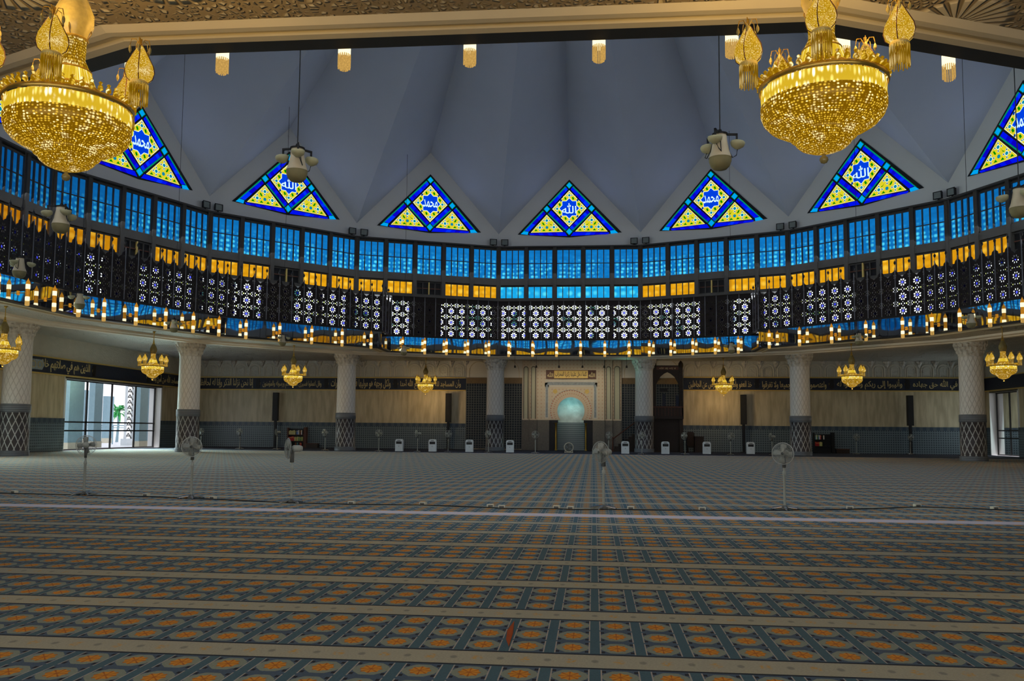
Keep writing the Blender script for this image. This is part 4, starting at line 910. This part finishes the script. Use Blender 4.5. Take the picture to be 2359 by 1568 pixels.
# lectern and chair beside the pulpit
t=empty('lectern',(10.3,31.4,0)); tag(t,'dark wooden lectern right of the carved pulpit','lectern'); b=MB(); b.box(-.35,.35,-.3,.3,0,1.2,'dark_wood'); b.build('cabinet',t); b=MB(); b.poly([(-.38,1.2),(.38,1.2),(.38,1.26),(-.38,1.26)],-.34,.34,'dark_wood'); b.build('top',t)
t=empty('armchair',(9.75,32.1,0)); tag(t,'dark high-backed chair behind the lectern','chair'); b=MB(); b.box(-.3,.3,-.3,.3,.35,.5,'dark_wood'); b.build('seat',t); b=MB(); b.poly([(-.3,.5),(.3,.5),(.3,1.5),(.2,1.62),(-.2,1.62),(-.3,1.5)],.22,.32,'dark_wood'); b.build('backrest',t)
for sx in (-.26,.26):
    for sy in (-.26,.26): b=MB(); b.box(sx-.03,sx+.03,sy-.03,sy+.03,0,.35,'dark_wood'); b.build('leg',t)

# ------------------------------------------------------------------ mihrab
MX=.08; t=empty('mihrab',(0,0,0)); tag(t,'ornate cream mihrab with a horseshoe arch in the centre of the far wall','mihrab')
zs=3.25
def arc(r,z0,a0,a1,n=24): return [(MX+r*cos(a0+(a1-a0)*i/n),z0+r*sin(a0+(a1-a0)*i/n)) for i in range(n+1)]
a0=R_(-38); inner=arc(1.12,zs,PI-a0,a0,28)       # horseshoe from left foot over the top to right foot
fb=2.48
# wall block around the niche (front at y=32)
b=MB(); xl,xr=-2.7,2.8
left=[(xl,fb),(inner[0][0],fb)]+inner[:15]+[(MX,7.40),(xl,7.40)]
right=[(xr,fb),(xr,7.40),(MX,7.40)]+inner[14:]+[(inner[-1][0],fb)]
b.poly(left,32.0,32.35,'mihrab'); b.poly(right,32.0,32.35,'mihrab'); b.build('inlaid_front',t)
b=MB()
for s in (-1,1):
    a,c=sorted((MX+s*1.78,MX+s*2.75)); b.box(a,c,31.98,32.35,0,fb,'dado_brown')
b.build('tiled_plinth',t)
b=MB(); o_=arc(1.72,zs,PI-R_(-25),R_(-25),28); 
for i in range(28):
    A,B_=inner[i],inner[i+1]; C2,D2=o_[i+1],o_[i]; b.add([(A[0],31.96,A[1]),(B_[0],31.96,B_[1]),(C2[0],31.96,C2[1]),(D2[0],31.96,D2[1]),(A[0],32.01,A[1]),(B_[0],32.01,B_[1]),(C2[0],32.01,C2[1]),(D2[0],32.01,D2[1])],[(0,1,2,3),(4,7,6,5),(0,4,5,1),(3,2,6,7)],'arch')
b.build('arch_ring',t)
b=MB(); b.tube([(x,31.95,z) for x,z in o_],.03,'cream_plaster',6); b.tube([(x,31.95,z) for x,z in inner],.035,'cream_plaster',6); b.build('arch_moulding',t)
b=MB(); 
for s in (-1,1):
    x0=MX+s*1.82; x1=MX+s*2.14; a,c=sorted((x0,x1)); b.box(a,c,31.95,32.01,2.6,5.55,'cream_plaster'); b.box(a+.07,c-.07,31.93,31.96,2.7,5.4,'grey_inlay')
b.box(MX-2.14,MX+2.14,31.95,32.01,5.2,5.78,'cream_plaster'); b.box(MX-1.95,MX+1.95,31.93,31.96,5.35,5.6,'grey_inlay'); b.build('inscription_border',t)
b=MB()
for s in (-1,1):
    cx=MX+s*1.3; b.poly([(cx-.2,4.78),(cx,4.62),(cx+.2,4.78),(cx+.12,5.0),(cx-.12,5.0)],31.95,32.0,'gold_matt')
b.build('gold_rosettes',t)
b=MB(); b.add([(MX-1.7,33.0-.02,2.3),(MX+1.7,33.0-.02,2.3),(MX+1.7,32.98,4.6),(MX-1.7,32.98,4.6)],[(0,1,2,3)],'niche'); T=Matrix.Translation((MX,32.34,0))@Matrix.Diagonal((1,.5,1,1)); b.lathe([(1.25,2.3),(1.25,3.2),(1.15,3.7),(.9,4.1),(.5,4.35),(.0,4.45)],'niche',24,T,0,PI); b.build('niche_dome',t,True)
b=MB(); b.lathe([(1.25,0),(1.25,2.3)],'stripe_marble',24,Matrix.Translation((MX,32.34,0))@Matrix.Diagonal((1,.5,1,1)),0,PI); b.build('niche_wall',t,True)
b=MB()
for s in (-1,1):
    a,c=sorted((MX+s*1.12,MX+s*1.78)); b.box(a,c,32.02,32.4,0,fb,'black_frame')
b.build('black_marble_jamb',t)
for s in (-1,1):
    b=MB(); b.lathe([(.10,0),(.12,.08),(.07,.12),(.07,2.1),(.10,2.16),(.13,2.25)],'gold',14,Matrix.Translation((MX+s*1.22,31.9,0))); b.build('gold_colonnette',t,True)
    b=MB(); b.box(MX+s*1.3-.25,MX+s*1.3+.25,31.85,32.1,2.25,fb,'black_frame'); b.build('corbel',t)
    b=MB(); a,c=sorted((MX+s*1.12,MX+s*1.62)); b.box(a,c,31.97,32.02,0,2.2,'black_frame'); b.build('black_marble_jamb',t)
# gold inscription plaque
pq=empty('gold_plaque',(MX,31.9,6.22)); tag(pq,'gold framed Arabic inscription plaque over the mihrab arch','plaque')
b=MB(); b.box(-2.05,2.05,-.06,.06,-.36,.36,'mid_wood'); b.build('frame',pq); b=MB(); b.box(-1.38,1.38,-.08,-.05,-.31,.31,'gold_matt'); b.build('gold_panel',pq)
me=text_mesh(shape_ar('كلما دخل عليها زكريا المحراب'),2.6,.48,.012,'black_frame'); o=link('lettering',me,pq); o.location=(0,-.09,0)
for s in (-1,1): o=link('lettering',text_mesh('\ufdf2',.5,.42,.012,'letters'),pq); o.location=(s*1.7,-.08,0)
# side panels with tall arched niches
t2=empty('mihrab_side_panel'); 
def sidepanel(x0,x1,yf,lab,t):
    w=x1-x0; b=MB(); b.box(0,w,0,33-yf,fb,7.42,'mihrab'); b.build('wall_block',t); b=MB(); b.box(-.01,w+.01,-.03,33-yf,0,fb,'dado_brown'); b.build('tiled_plinth',t)
    m=.13; pts=[(m,-.03,fb+.1)]+[(w/2-(w/2-m)*cos(PI*i/12),-.03,6.72+(w/2-m)*sin(PI*i/12)) for i in range(13)]+[(w-m,-.03,fb+.1)]; b=MB(); b.tube(pts,.035,'dado_brown',5); b.build('arch_moulding',t)
    pp=[(m+.03,fb+.12)]+[(w/2-(w/2-m-.03)*cos(PI*i/12),6.72+(w/2-m-.03)*sin(PI*i/12)) for i in range(13)]+[(w-m-.03,fb+.12)]; b=MB(); b.poly(pp,-.02,.0,'niche_panel'); b.build('pale_panel',t)
    t.location=(x0,yf,0); tag(t,lab,'wall panel','arched side panels of the mihrab')
sidepanel(-3.98,-3.36,32.5,'tall arched cream panel, outermost left of the mihrab',t2); sidepanel(-3.33,-2.72,32.25,'tall arched cream panel, inner left of the mihrab',empty('mihrab_side_panel'))
sidepanel(2.85,3.45,32.25,'tall arched cream panel, inner right of the mihrab',empty('mihrab_side_panel')); sidepanel(3.5,4.2,32.5,'tall arched cream panel, outermost right of the mihrab',empty('mihrab_side_panel'))
# timber grilles
def grille(x0,x1,y,lab):
    t=empty('timber_grille',((x0+x1)/2,y,0)); tag(t,lab,'grille','tall timber grilles beside the mihrab'); w=(x1-x0)/2
    b=MB(); b.box(-w,w,-.05,.05,.1,5.55,'grille_dark'); n=int(2*w/.2)
    for i in range(n+1): x=-w+2*w*i/n; b.box(x-.028,x+.028,-.08,-.05,.1,5.5,'grille_bar')
    for i in range(26): b.box(-w,w,-.075,-.05,.2+i*.2,.25+i*.2,'grille_bar')
    b.build('lattice',t); b=MB(); b.box(-w,w,-.1,.05,5.5,6.0,'grille_top'); b.build('head_panel',t)
    b=MB(); b.poly([(-w,6.0),(w,6.0),(w,7.42),(-w,7.42)],-.02,.05,'cream_plaster'); pts=[(-w*.8,-.05,6.0)]+[(-w*.8*cos(PI*i/10),-.05,6.5+w*.8*sin(PI*i/10)) for i in range(11)]+[(w*.8,-.05,6.0)]; b.tube(pts,.03,'moulding',5); b.build('arched_tympanum',t)
grille(-8.7,-6.6,32.85,'dark timber lattice grille left of the pillar next to the mihrab'); grille(-6.55,-4.02,32.85,'dark timber lattice grille between the left pillar and the mihrab panels'); grille(4.25,6.4,32.85,'dark timber lattice grille right of the mihrab panels'); grille(6.45,9.15,32.85,'dark timber lattice grille behind the carved pulpit')
# hanging spots before the mihrab
def spot():
    t=empty('hanging_spotlight'); b=MB(); b.tube([(0,0,0),(0,0,.80)],.012,'cable',5); b.build('rod',t); b=MB(); b.lathe([(.0,.07),(.05,.06),(.075,-.04),(.08,-.10),(.0,-.09)],'dark_wood',12,Matrix.Rotation(.5,4,'X')); b.build('lamp_head',t,True); return reg(t)
sp_=spot()
for i,(x,w) in enumerate([(-4.16,'outermost left, before the left pillar'),(-2.50,'over the left side panels'),(-.74,'left of the plaque middle'),(1.07,'right of the plaque middle'),(2.74,'over the right side panels'),(4.45,'outermost right, by the right pillar')]):
    o=sp_ if i==0 else copy_tree(sp_); o.location=(x,27.75,6.58); tag(o,'small dark spotlight on a thin rod, '+w,'spotlight','spotlights hanging in front of the mihrab')
# ------------------------------------------------------------------ minbar
t=empty('pulpit',(7.75,30.3,0)); tag(t,'tall dark carved wooden pulpit with arched canopy right of the mihrab','pulpit')
for s in (-1,1):
    b=MB(); x=s*1.05; b.box(x-.14,x+.14,-.14,.14,0,6.7,'dark_wood'); b.lathe([(.16,6.7),(.2,6.8),(.19,7.0),(.1,7.15),(.0,7.25)],'dark_wood',10,Matrix.Translation((x,0,0))); b.build('post',t)
b=MB(); b.poly([(-.95,5.2),(-.78,5.55),(-.55,5.95),(-.25,6.2),(0,6.32),(.25,6.2),(.55,5.95),(.78,5.55),(.95,5.2),(.95,6.85),(-.95,6.85)],-.08,.08,'dark_wood'); b.build('arched_canopy',t)
b=MB(); b.box(-.85,.85,-.11,-.08,6.5,6.75,'mid_wood'); b.build('carved_panel',t)
o=link('lettering',text_mesh(shape_ar('لا إله إلا الله'),1.3,.2,.01,'letters'),t); o.location=(0,-.12,6.62)
b=MB(); b.box(-1.25,1.2,-.45,1.3,2.62,2.85,'dark_wood'); b.box(-1.1,1.15,-.42,-.34,2.85,3.55,'dark_wood'); b.box(-1.15,1.2,-.46,-.32,3.5,3.6,'mid_wood')
for i in range(9): b.box(-1.0+i*.25,-.96+i*.25,-.44,-.42,2.85,3.5,'mid_wood')
b.box(1.08,1.2,-.42,1.2,2.85,4.8,'dark_wood'); b.build('balcony',t)
b=MB(); b.box(-1.0,1.0,.2,1.3,0,2.62,'dark_wood'); b.build('base_cabinet',t)
for q in ((-.62,.0,.1,.2,4.75,5.05,'black_plastic'),(-.4,-.15,.12,.2,3.6,4.6,'band_blue'),(.65,.9,.12,.2,3.6,4.5,'band_blue')): b=MB(); b.box(*q); b.build('inner_panel',t)
b=MB()
for i in range(12): b.box(-1.15-.27*(i+1),-1.15-.27*i,.2,1.2,0,2.6-.2*(i+1)+.0,'dark_wood')
b.build('stairs',t); b=MB(); b.tube([(-1.1,.15,3.4),(-4.3,.15,1.0)],.05,'mid_wood',6); b.tube([(-4.3,.15,0),(-4.3,.15,1.15)],.06,'mid_wood',6); b.build('handrail',t)

# ------------------------------------------------------------------ doors with the daylight outside
def glazed(name,side,y0,y1,z1,ys,label,jamb):
    x=side*HW; t=empty(name); t['kind']='structure'; t['label']=label
    b=MB(); fx=sorted((x+side*.42,x+side*.50)); 
    for y in ys: b.box(*fx,y-.07,y+.07,0,z1,'black_frame')
    for z in (.04,1.33,1.92,z1-.06): b.box(*fx,y0,y1,z-.05,z+.05,'black_frame')
    b.build('door_frame',t)
    b=MB(); 
    g_,nt,out=newmat(name+'_clear_glass'); g=NT(nt); tr=g.n('ShaderNodeBsdfTransparent'); gl=g.n('ShaderNodeBsdfGlossy'); gl.inputs['Roughness'].default_value=.02; fz=g.n('ShaderNodeFresnel'); fz.inputs[0].default_value=1.3; mx=g.n('ShaderNodeMixShader'); g.l(fz.outputs[0],mx.inputs[0]); g.l(tr.outputs[0],mx.inputs[1]); g.l(gl.outputs[0],mx.inputs[2]); g.l(g.mix(g.noise(g.coord(),2.0),(.92,.97,.97),(.96,1,1)),tr.inputs[0]); g.l(mx.outputs[0],out.inputs[0])
    gx=x+side*.46; b.add([(gx,y0,0),(gx,y1,0),(gx,y1,z1),(gx,y0,z1)],[(0,1,2,3)],g_); b.build('glass_pane',t)
    b=MB(); b.box(*sorted((x-side*.05,x+side*.96)),y1-.06,y1+jamb,0,z1+.1,'gable_plaster'); b.box(*sorted((x-side*.05,x+side*.96)),y0-.12,y0+.04,0,z1+.1,'gable_plaster'); b.box(*sorted((x-side*.05,x+side*.96)),y0-.1,y1+jamb,z1-.04,z1+.1,'dark_frame'); b.build('door_surround',t)
glazed('door_1',-1,*DL,[15.6,18.7,21.8,25.05,27.95],'wide glazed doorway full of white daylight in the left wall',.12)
glazed('door_2',1,*DR,[28.0,30.2,32.3],'dim glazed doorway at the far right corner',.0)
glazed('door_added_side',-1,-9.5,1.5,4.83,[-9.4,-5.8,-2.2,1.4],'added glazed doorway in the left wall, out of view',.12)  # unseen doorway added so the side fill light has an opening
# outside the left door
b=MB(); b.add([(-95,-60,-.05),(-33.5,-60,-.05),(-33.5,95,-.05),(-95,95,-.05)],[(0,1,2,3)],P('pale_terrace_paving',(.75,.76,.78),.6,var=.05)); struct(b.build('ground_terrace'),'bright pale terrace paving outside the doorway')
def outcol(x,y,w,h,lab,mat='outside_column'):
    t=empty('terrace_pier',(x,y,-.05)); tag(t,lab,'pier','grey piers outside the doorway'); b=MB(); b.box(-.25,.25,-w/2,w/2,.5,h,mat); b.build('shaft',t); b=MB(); b.box(-.3,.3,-w/2-.03,w/2+.03,0,.5,'socket'); b.build('plinth',t)
# sight lines from the viewer through the door run up-left; piers stand behind it
PIERS=[(-36,21.15,1.75,8,'broad grey blue terrace pier behind the left end of the glazing'),(-46,38.35,.6,5.1,'short slim grey terrace pier left of the first inner mullion'),(-38,27.2,1.1,9,'tall grey blue terrace pier between two mullions'),(-48,45.75,1.2,4.8,'shorter grey terrace pier beside the tree'),(-36,30.55,1.25,9,'tall grey blue terrace pier right of the lattice column'),(-36,32.45,1.2,9,'grey blue terrace pier against the right door jamb')]
for x,y,w,h,lab in PIERS: outcol(x,y,w,h,lab)
t=empty('lattice_column',(-40,35.72,-.05)); tag(t,'white pierced lattice column outside the doorway','lattice column'); b=MB()
for i in range(16):
    z=.6+i*.5
    b.tube([(0,-.55,z),(0,.0,z+.5)],.06,'fan_dark',4); b.tube([(0,.55,z),(0,0,z+.5)],.06,'fan_dark',4); b.tube([(0,-.3,z+.25),(0,.3,z+.25)],.05,'fan_dark',4)
b.build('tracery',t); b=MB(); b.box(-.1,.1,-.6,-.5,0,9,'white_plastic'); b.box(-.1,.1,.5,.6,0,9,'white_plastic'); b.box(-.3,.3,-.7,.7,0,.6,'white_plastic'); b.build('post_pair',t)
t=empty('palm_tree',(-50,51.0,-.05)); tag(t,'green leafy tree seen through the glazed doorway','tree'); b=MB(); b.tube([(0,0,0),(.1,0,1.8),(0,.1,3.3)],[.16,.12,.1],'outside_column',8); b.build('trunk',t); b=MB(); rr=random.Random(5)
for i in range(90):
    a=rr.uniform(0,2*PI); e=rr.uniform(-.5,.9); L_=rr.uniform(1.0,2.0); d=Vector((cos(a)*cos(e),sin(a)*cos(e),sin(e))); s=Vector((-sin(a),cos(a),0)); p=Vector((0,0,3.3)); q=p+d*L_*.6; r2=p+d*L_+Vector((0,0,-.5)); b.add([p,q+s*.13,r2,q-s*.13],[(0,1,2,3)],'leaf')
b.build('fronds',t)
t=empty('terrace_railing',(-44,38.0,-.05)); tag(t,'grey terrace railing seen through the doorway','railing'); b=MB(); b.box(-.05,.05,-4,4,1.55,1.62,'outside_column'); b.box(-.05,.05,-4,4,1.75,1.85,'outside_column'); b.build('rails',t)
for i in range(5): b=MB(); b.box(-.04,.04,-4+i*2-.04,-4+i*2+.04,0,1.8,'outside_column'); b.build('post',t)

# ------------------------------------------------------------------ floor cable and sockets
fc=[(-13.5,-18.3),(-11.95,-18.5),(-10.1,-18.62),(-8.49,-18.74),(-7.3,-19.05),(-6.68,-19.14),(-4.7,-19.75),(-3.25,-19.86),(-1.71,-19.75),(-.23,-20.01),(.02,-20.17),(1.17,-20.05),(1.46,-20.15),(2.70,-19.95),(4.17,-19.85),(5.9,-19.45),(7.38,-18.98),(9.08,-18.1),(10.56,-18.45),(12.5,-18.8)]
b=MB(); b.tube([(x,y,.012) for x,y in fc],.012,'cable',6); o=b.build('power_cable'); tag(o,'thin dark power cable running across the carpet between the near fans','cable')
def sock():
    t=empty('socket_box'); b=MB(); b.box(-.07,.07,-.05,.05,0,.07,'socket'); b.build('casing',t); b=MB(); b.box(-.05,.05,-.056,-.05,.02,.055,'fan_dark'); b.build('outlet_face',t); return reg(t)
sk=sock(); wd=['leftmost on the cable','between the two leftmost near fans','just right of the second near fan','first right of the third near fan','second right of the third near fan','left one of the close pair near the middle','right one of the close pair near the middle','left one of the pair before the lone fan','right one of the pair before the lone fan','just right of the lone middle fan','midway between the lone fan and the right fan','first right of the right fan','standing upright, second right of the right fan','rightmost on the cable']
for i,(x,y) in enumerate([(-11.95,-18.4),(-8.49,-18.64),(-6.68,-19.05),(-3.25,-19.76),(-1.71,-19.66),(-.23,-19.91),(.03,-20.08),(1.17,-19.96),(1.46,-20.06),(2.70,-19.86),(4.17,-19.75),(7.38,-18.88),(9.08,-18.0),(10.56,-18.35)]):
    o=sk if i==0 else copy_tree(sk); o.location=(x,y,0); o.rotation_euler=(0,0,random.uniform(-.3,.3)); tag(o,'small ivory socket box on the carpet, '+wd[i],'socket box','socket boxes along the floor cable')
b=MB(); b.add([(1.26,-30.45,.004),(1.29,-30.9,.004),(1.30,-31.33,.004),(1.255,-31.1,.004),(1.235,-30.8,.004)],[(0,1,2,3,4)],'orange_mark'); o=b.build('orange_stain'); tag(o,'narrow orange stain on the carpet in the foreground','carpet stain')  # stain on the carpet, drawn as a thin flat sheet

# ------------------------------------------------------------------ light
def area(name,loc,rot,sx,sy,e,col):
    l=bpy.data.lights.new(name,'AREA'); l.shape='RECTANGLE'; l.size=sx; l.size_y=sy; l.energy=e; l.color=col; o=bpy.data.objects.new(name,l); COL.objects.link(o); o.location=loc; o.rotation_euler=rot; return o
def point(name,loc,e,col,r=.3):
    l=bpy.data.lights.new(name,'POINT'); l.energy=e; l.color=col; l.shadow_soft_size=r; o=bpy.data.objects.new(name,l); COL.objects.link(o); o.location=loc; return o
# daylight through the ring of drum windows
for k in range(-8,8):
    a=R_(22.5*k); T=side_T(k)@Matrix.Translation((0,-.5,14.0)); d=Vector((-sin(a),-cos(a),-1.2)).normalized()
    area('window_daylight',T.translation,d.to_track_quat('-Z','Y').to_euler(),10.5,3.6,340,(.84,.93,1.0))
    d=Vector((-sin(a),-cos(a),.5)).normalized()
    area('gable_window_light',(side_T(k)@Matrix.Translation((0,-.4,18.6))).translation,d.to_track_quat('-Z','Y').to_euler(),5,3,16,(.45,.55,1.0))
area('door_daylight',(-33.6,21.8,2.6),Vector((1,-.8,-.28)).to_track_quat('-Z','Z').to_euler(),4.4,11.8,2300,(.72,1,.97)).data.spread=R_(100)
area('side_fill_light',(-33.2,-4,2.6),Vector((1,.05,-.35)).to_track_quat('-Z','Z').to_euler(),4.4,11.0,1500,(.75,1,.97)).data.spread=R_(110)  # added fill light, brightens the left part of the floor from out of view
area('right_door_daylight',(33.1,30.1,2.6),Vector((-1,0,-.1)).to_track_quat('-Z','Z').to_euler(),4.4,4.2,60,(.75,1,1))
area('rear_fill_light',(0,-45.6,3.2),Vector((0,1,-.25)).to_track_quat('-Z','Z').to_euler(),4.5,40,4700,(.84,.94,1.0))  # added fill light behind the camera for the near floor and soffit
for o in [x for x in COL.objects if x.name.startswith('chandelier')]:
    p=o.location; big=p.y<-20
    if big:
        for i in range(3): point('chandelier_glow',(p.x+.75*cos(2.09*i+.5),p.y+.75*sin(2.09*i+.5),p.z+.95),75,(1,.66,.22),.12)
    else: point('chandelier_glow',(p.x,p.y,p.z-1.0),130,(1,.66,.28),.3)
for o in COL.objects:
    if o.type=='LIGHT': o.visible_glossy=False
for x in (-3.4,-1.6,.1,1.9,3.6): 
    l=bpy.data.lights.new('mihrab_spot','SPOT'); l.energy=105; l.color=(1,.80,.52); l.spot_size=R_(75); l.spot_blend=.8; l.shadow_soft_size=.1; o=bpy.data.objects.new('mihrab_spot',l); COL.objects.link(o); o.location=(x,27.9,6.45); o.rotation_euler=Vector((0,4.1,-1.9)).to_track_quat('-Z','Y').to_euler()
point('niche_glow',(MX,32.2,3.5),13,(.35,1,1),.2)
point('pillar_green_glow',(4.4,28.7,6.6),6,(.3,1,.75),.1)
w=bpy.data.worlds.new('world'); SC.world=w; w.use_nodes=True; nt=w.node_tree; bg=nt.nodes['Background']
sky=nt.nodes.new('ShaderNodeTexSky'); sky.sky_type='PREETHAM' if hasattr(sky,'turbidity') else 'NISHITA'
mixn=nt.nodes.new('ShaderNodeMix'); mixn.data_type='RGBA'; mixn.inputs[0].default_value=.92; nt.links.new(sky.outputs[0],mixn.inputs[6]); mixn.inputs[7].default_value=(1,.96,1,1); nt.links.new(mixn.outputs[2],bg.inputs[0]); bg.inputs[1].default_value=1.5

# ------------------------------------------------------------------ camera
cam=bpy.data.cameras.new('camera'); co=bpy.data.objects.new('camera',cam); COL.objects.link(co)
rt=Vector((0.99548183,0.09455478,0.00867861)); up=Vector((-0.00118516,-0.07901936,0.99687238)); fw=Vector((-0.09494482,0.99237862,0.07855027))
Mx=Matrix(((rt.x,up.x,-fw.x,0),(rt.y,up.y,-fw.y,0),(rt.z,up.z,-fw.z,0),(0,0,0,1))); co.matrix_world=Matrix.Translation((1.93014,-37.81351,1.62))@Mx
cam.sensor_fit='HORIZONTAL'; cam.sensor_width=36; cam.lens=29.870898; cam.shift_x=-1.4694/2359; cam.shift_y=52.4129/2359; cam.clip_end=500; cam.clip_start=.05
SC.camera=co
vs=SC.view_settings; vs.view_transform='Standard'; vs.look='None'; vs.gamma=1.0; vs.exposure=0.0; vs.use_curve_mapping=False
SC.cycles.use_denoising=True; SC.cycles.max_bounces=4; SC.cycles.diffuse_bounces=2; SC.cycles.glossy_bounces=2; SC.cycles.transparent_max_bounces=8; SC.cycles.use_adaptive_sampling=True; SC.cycles.adaptive_threshold=.06; SC.cycles.adaptive_min_samples=12; SC.cycles.sample_clamp_indirect=4
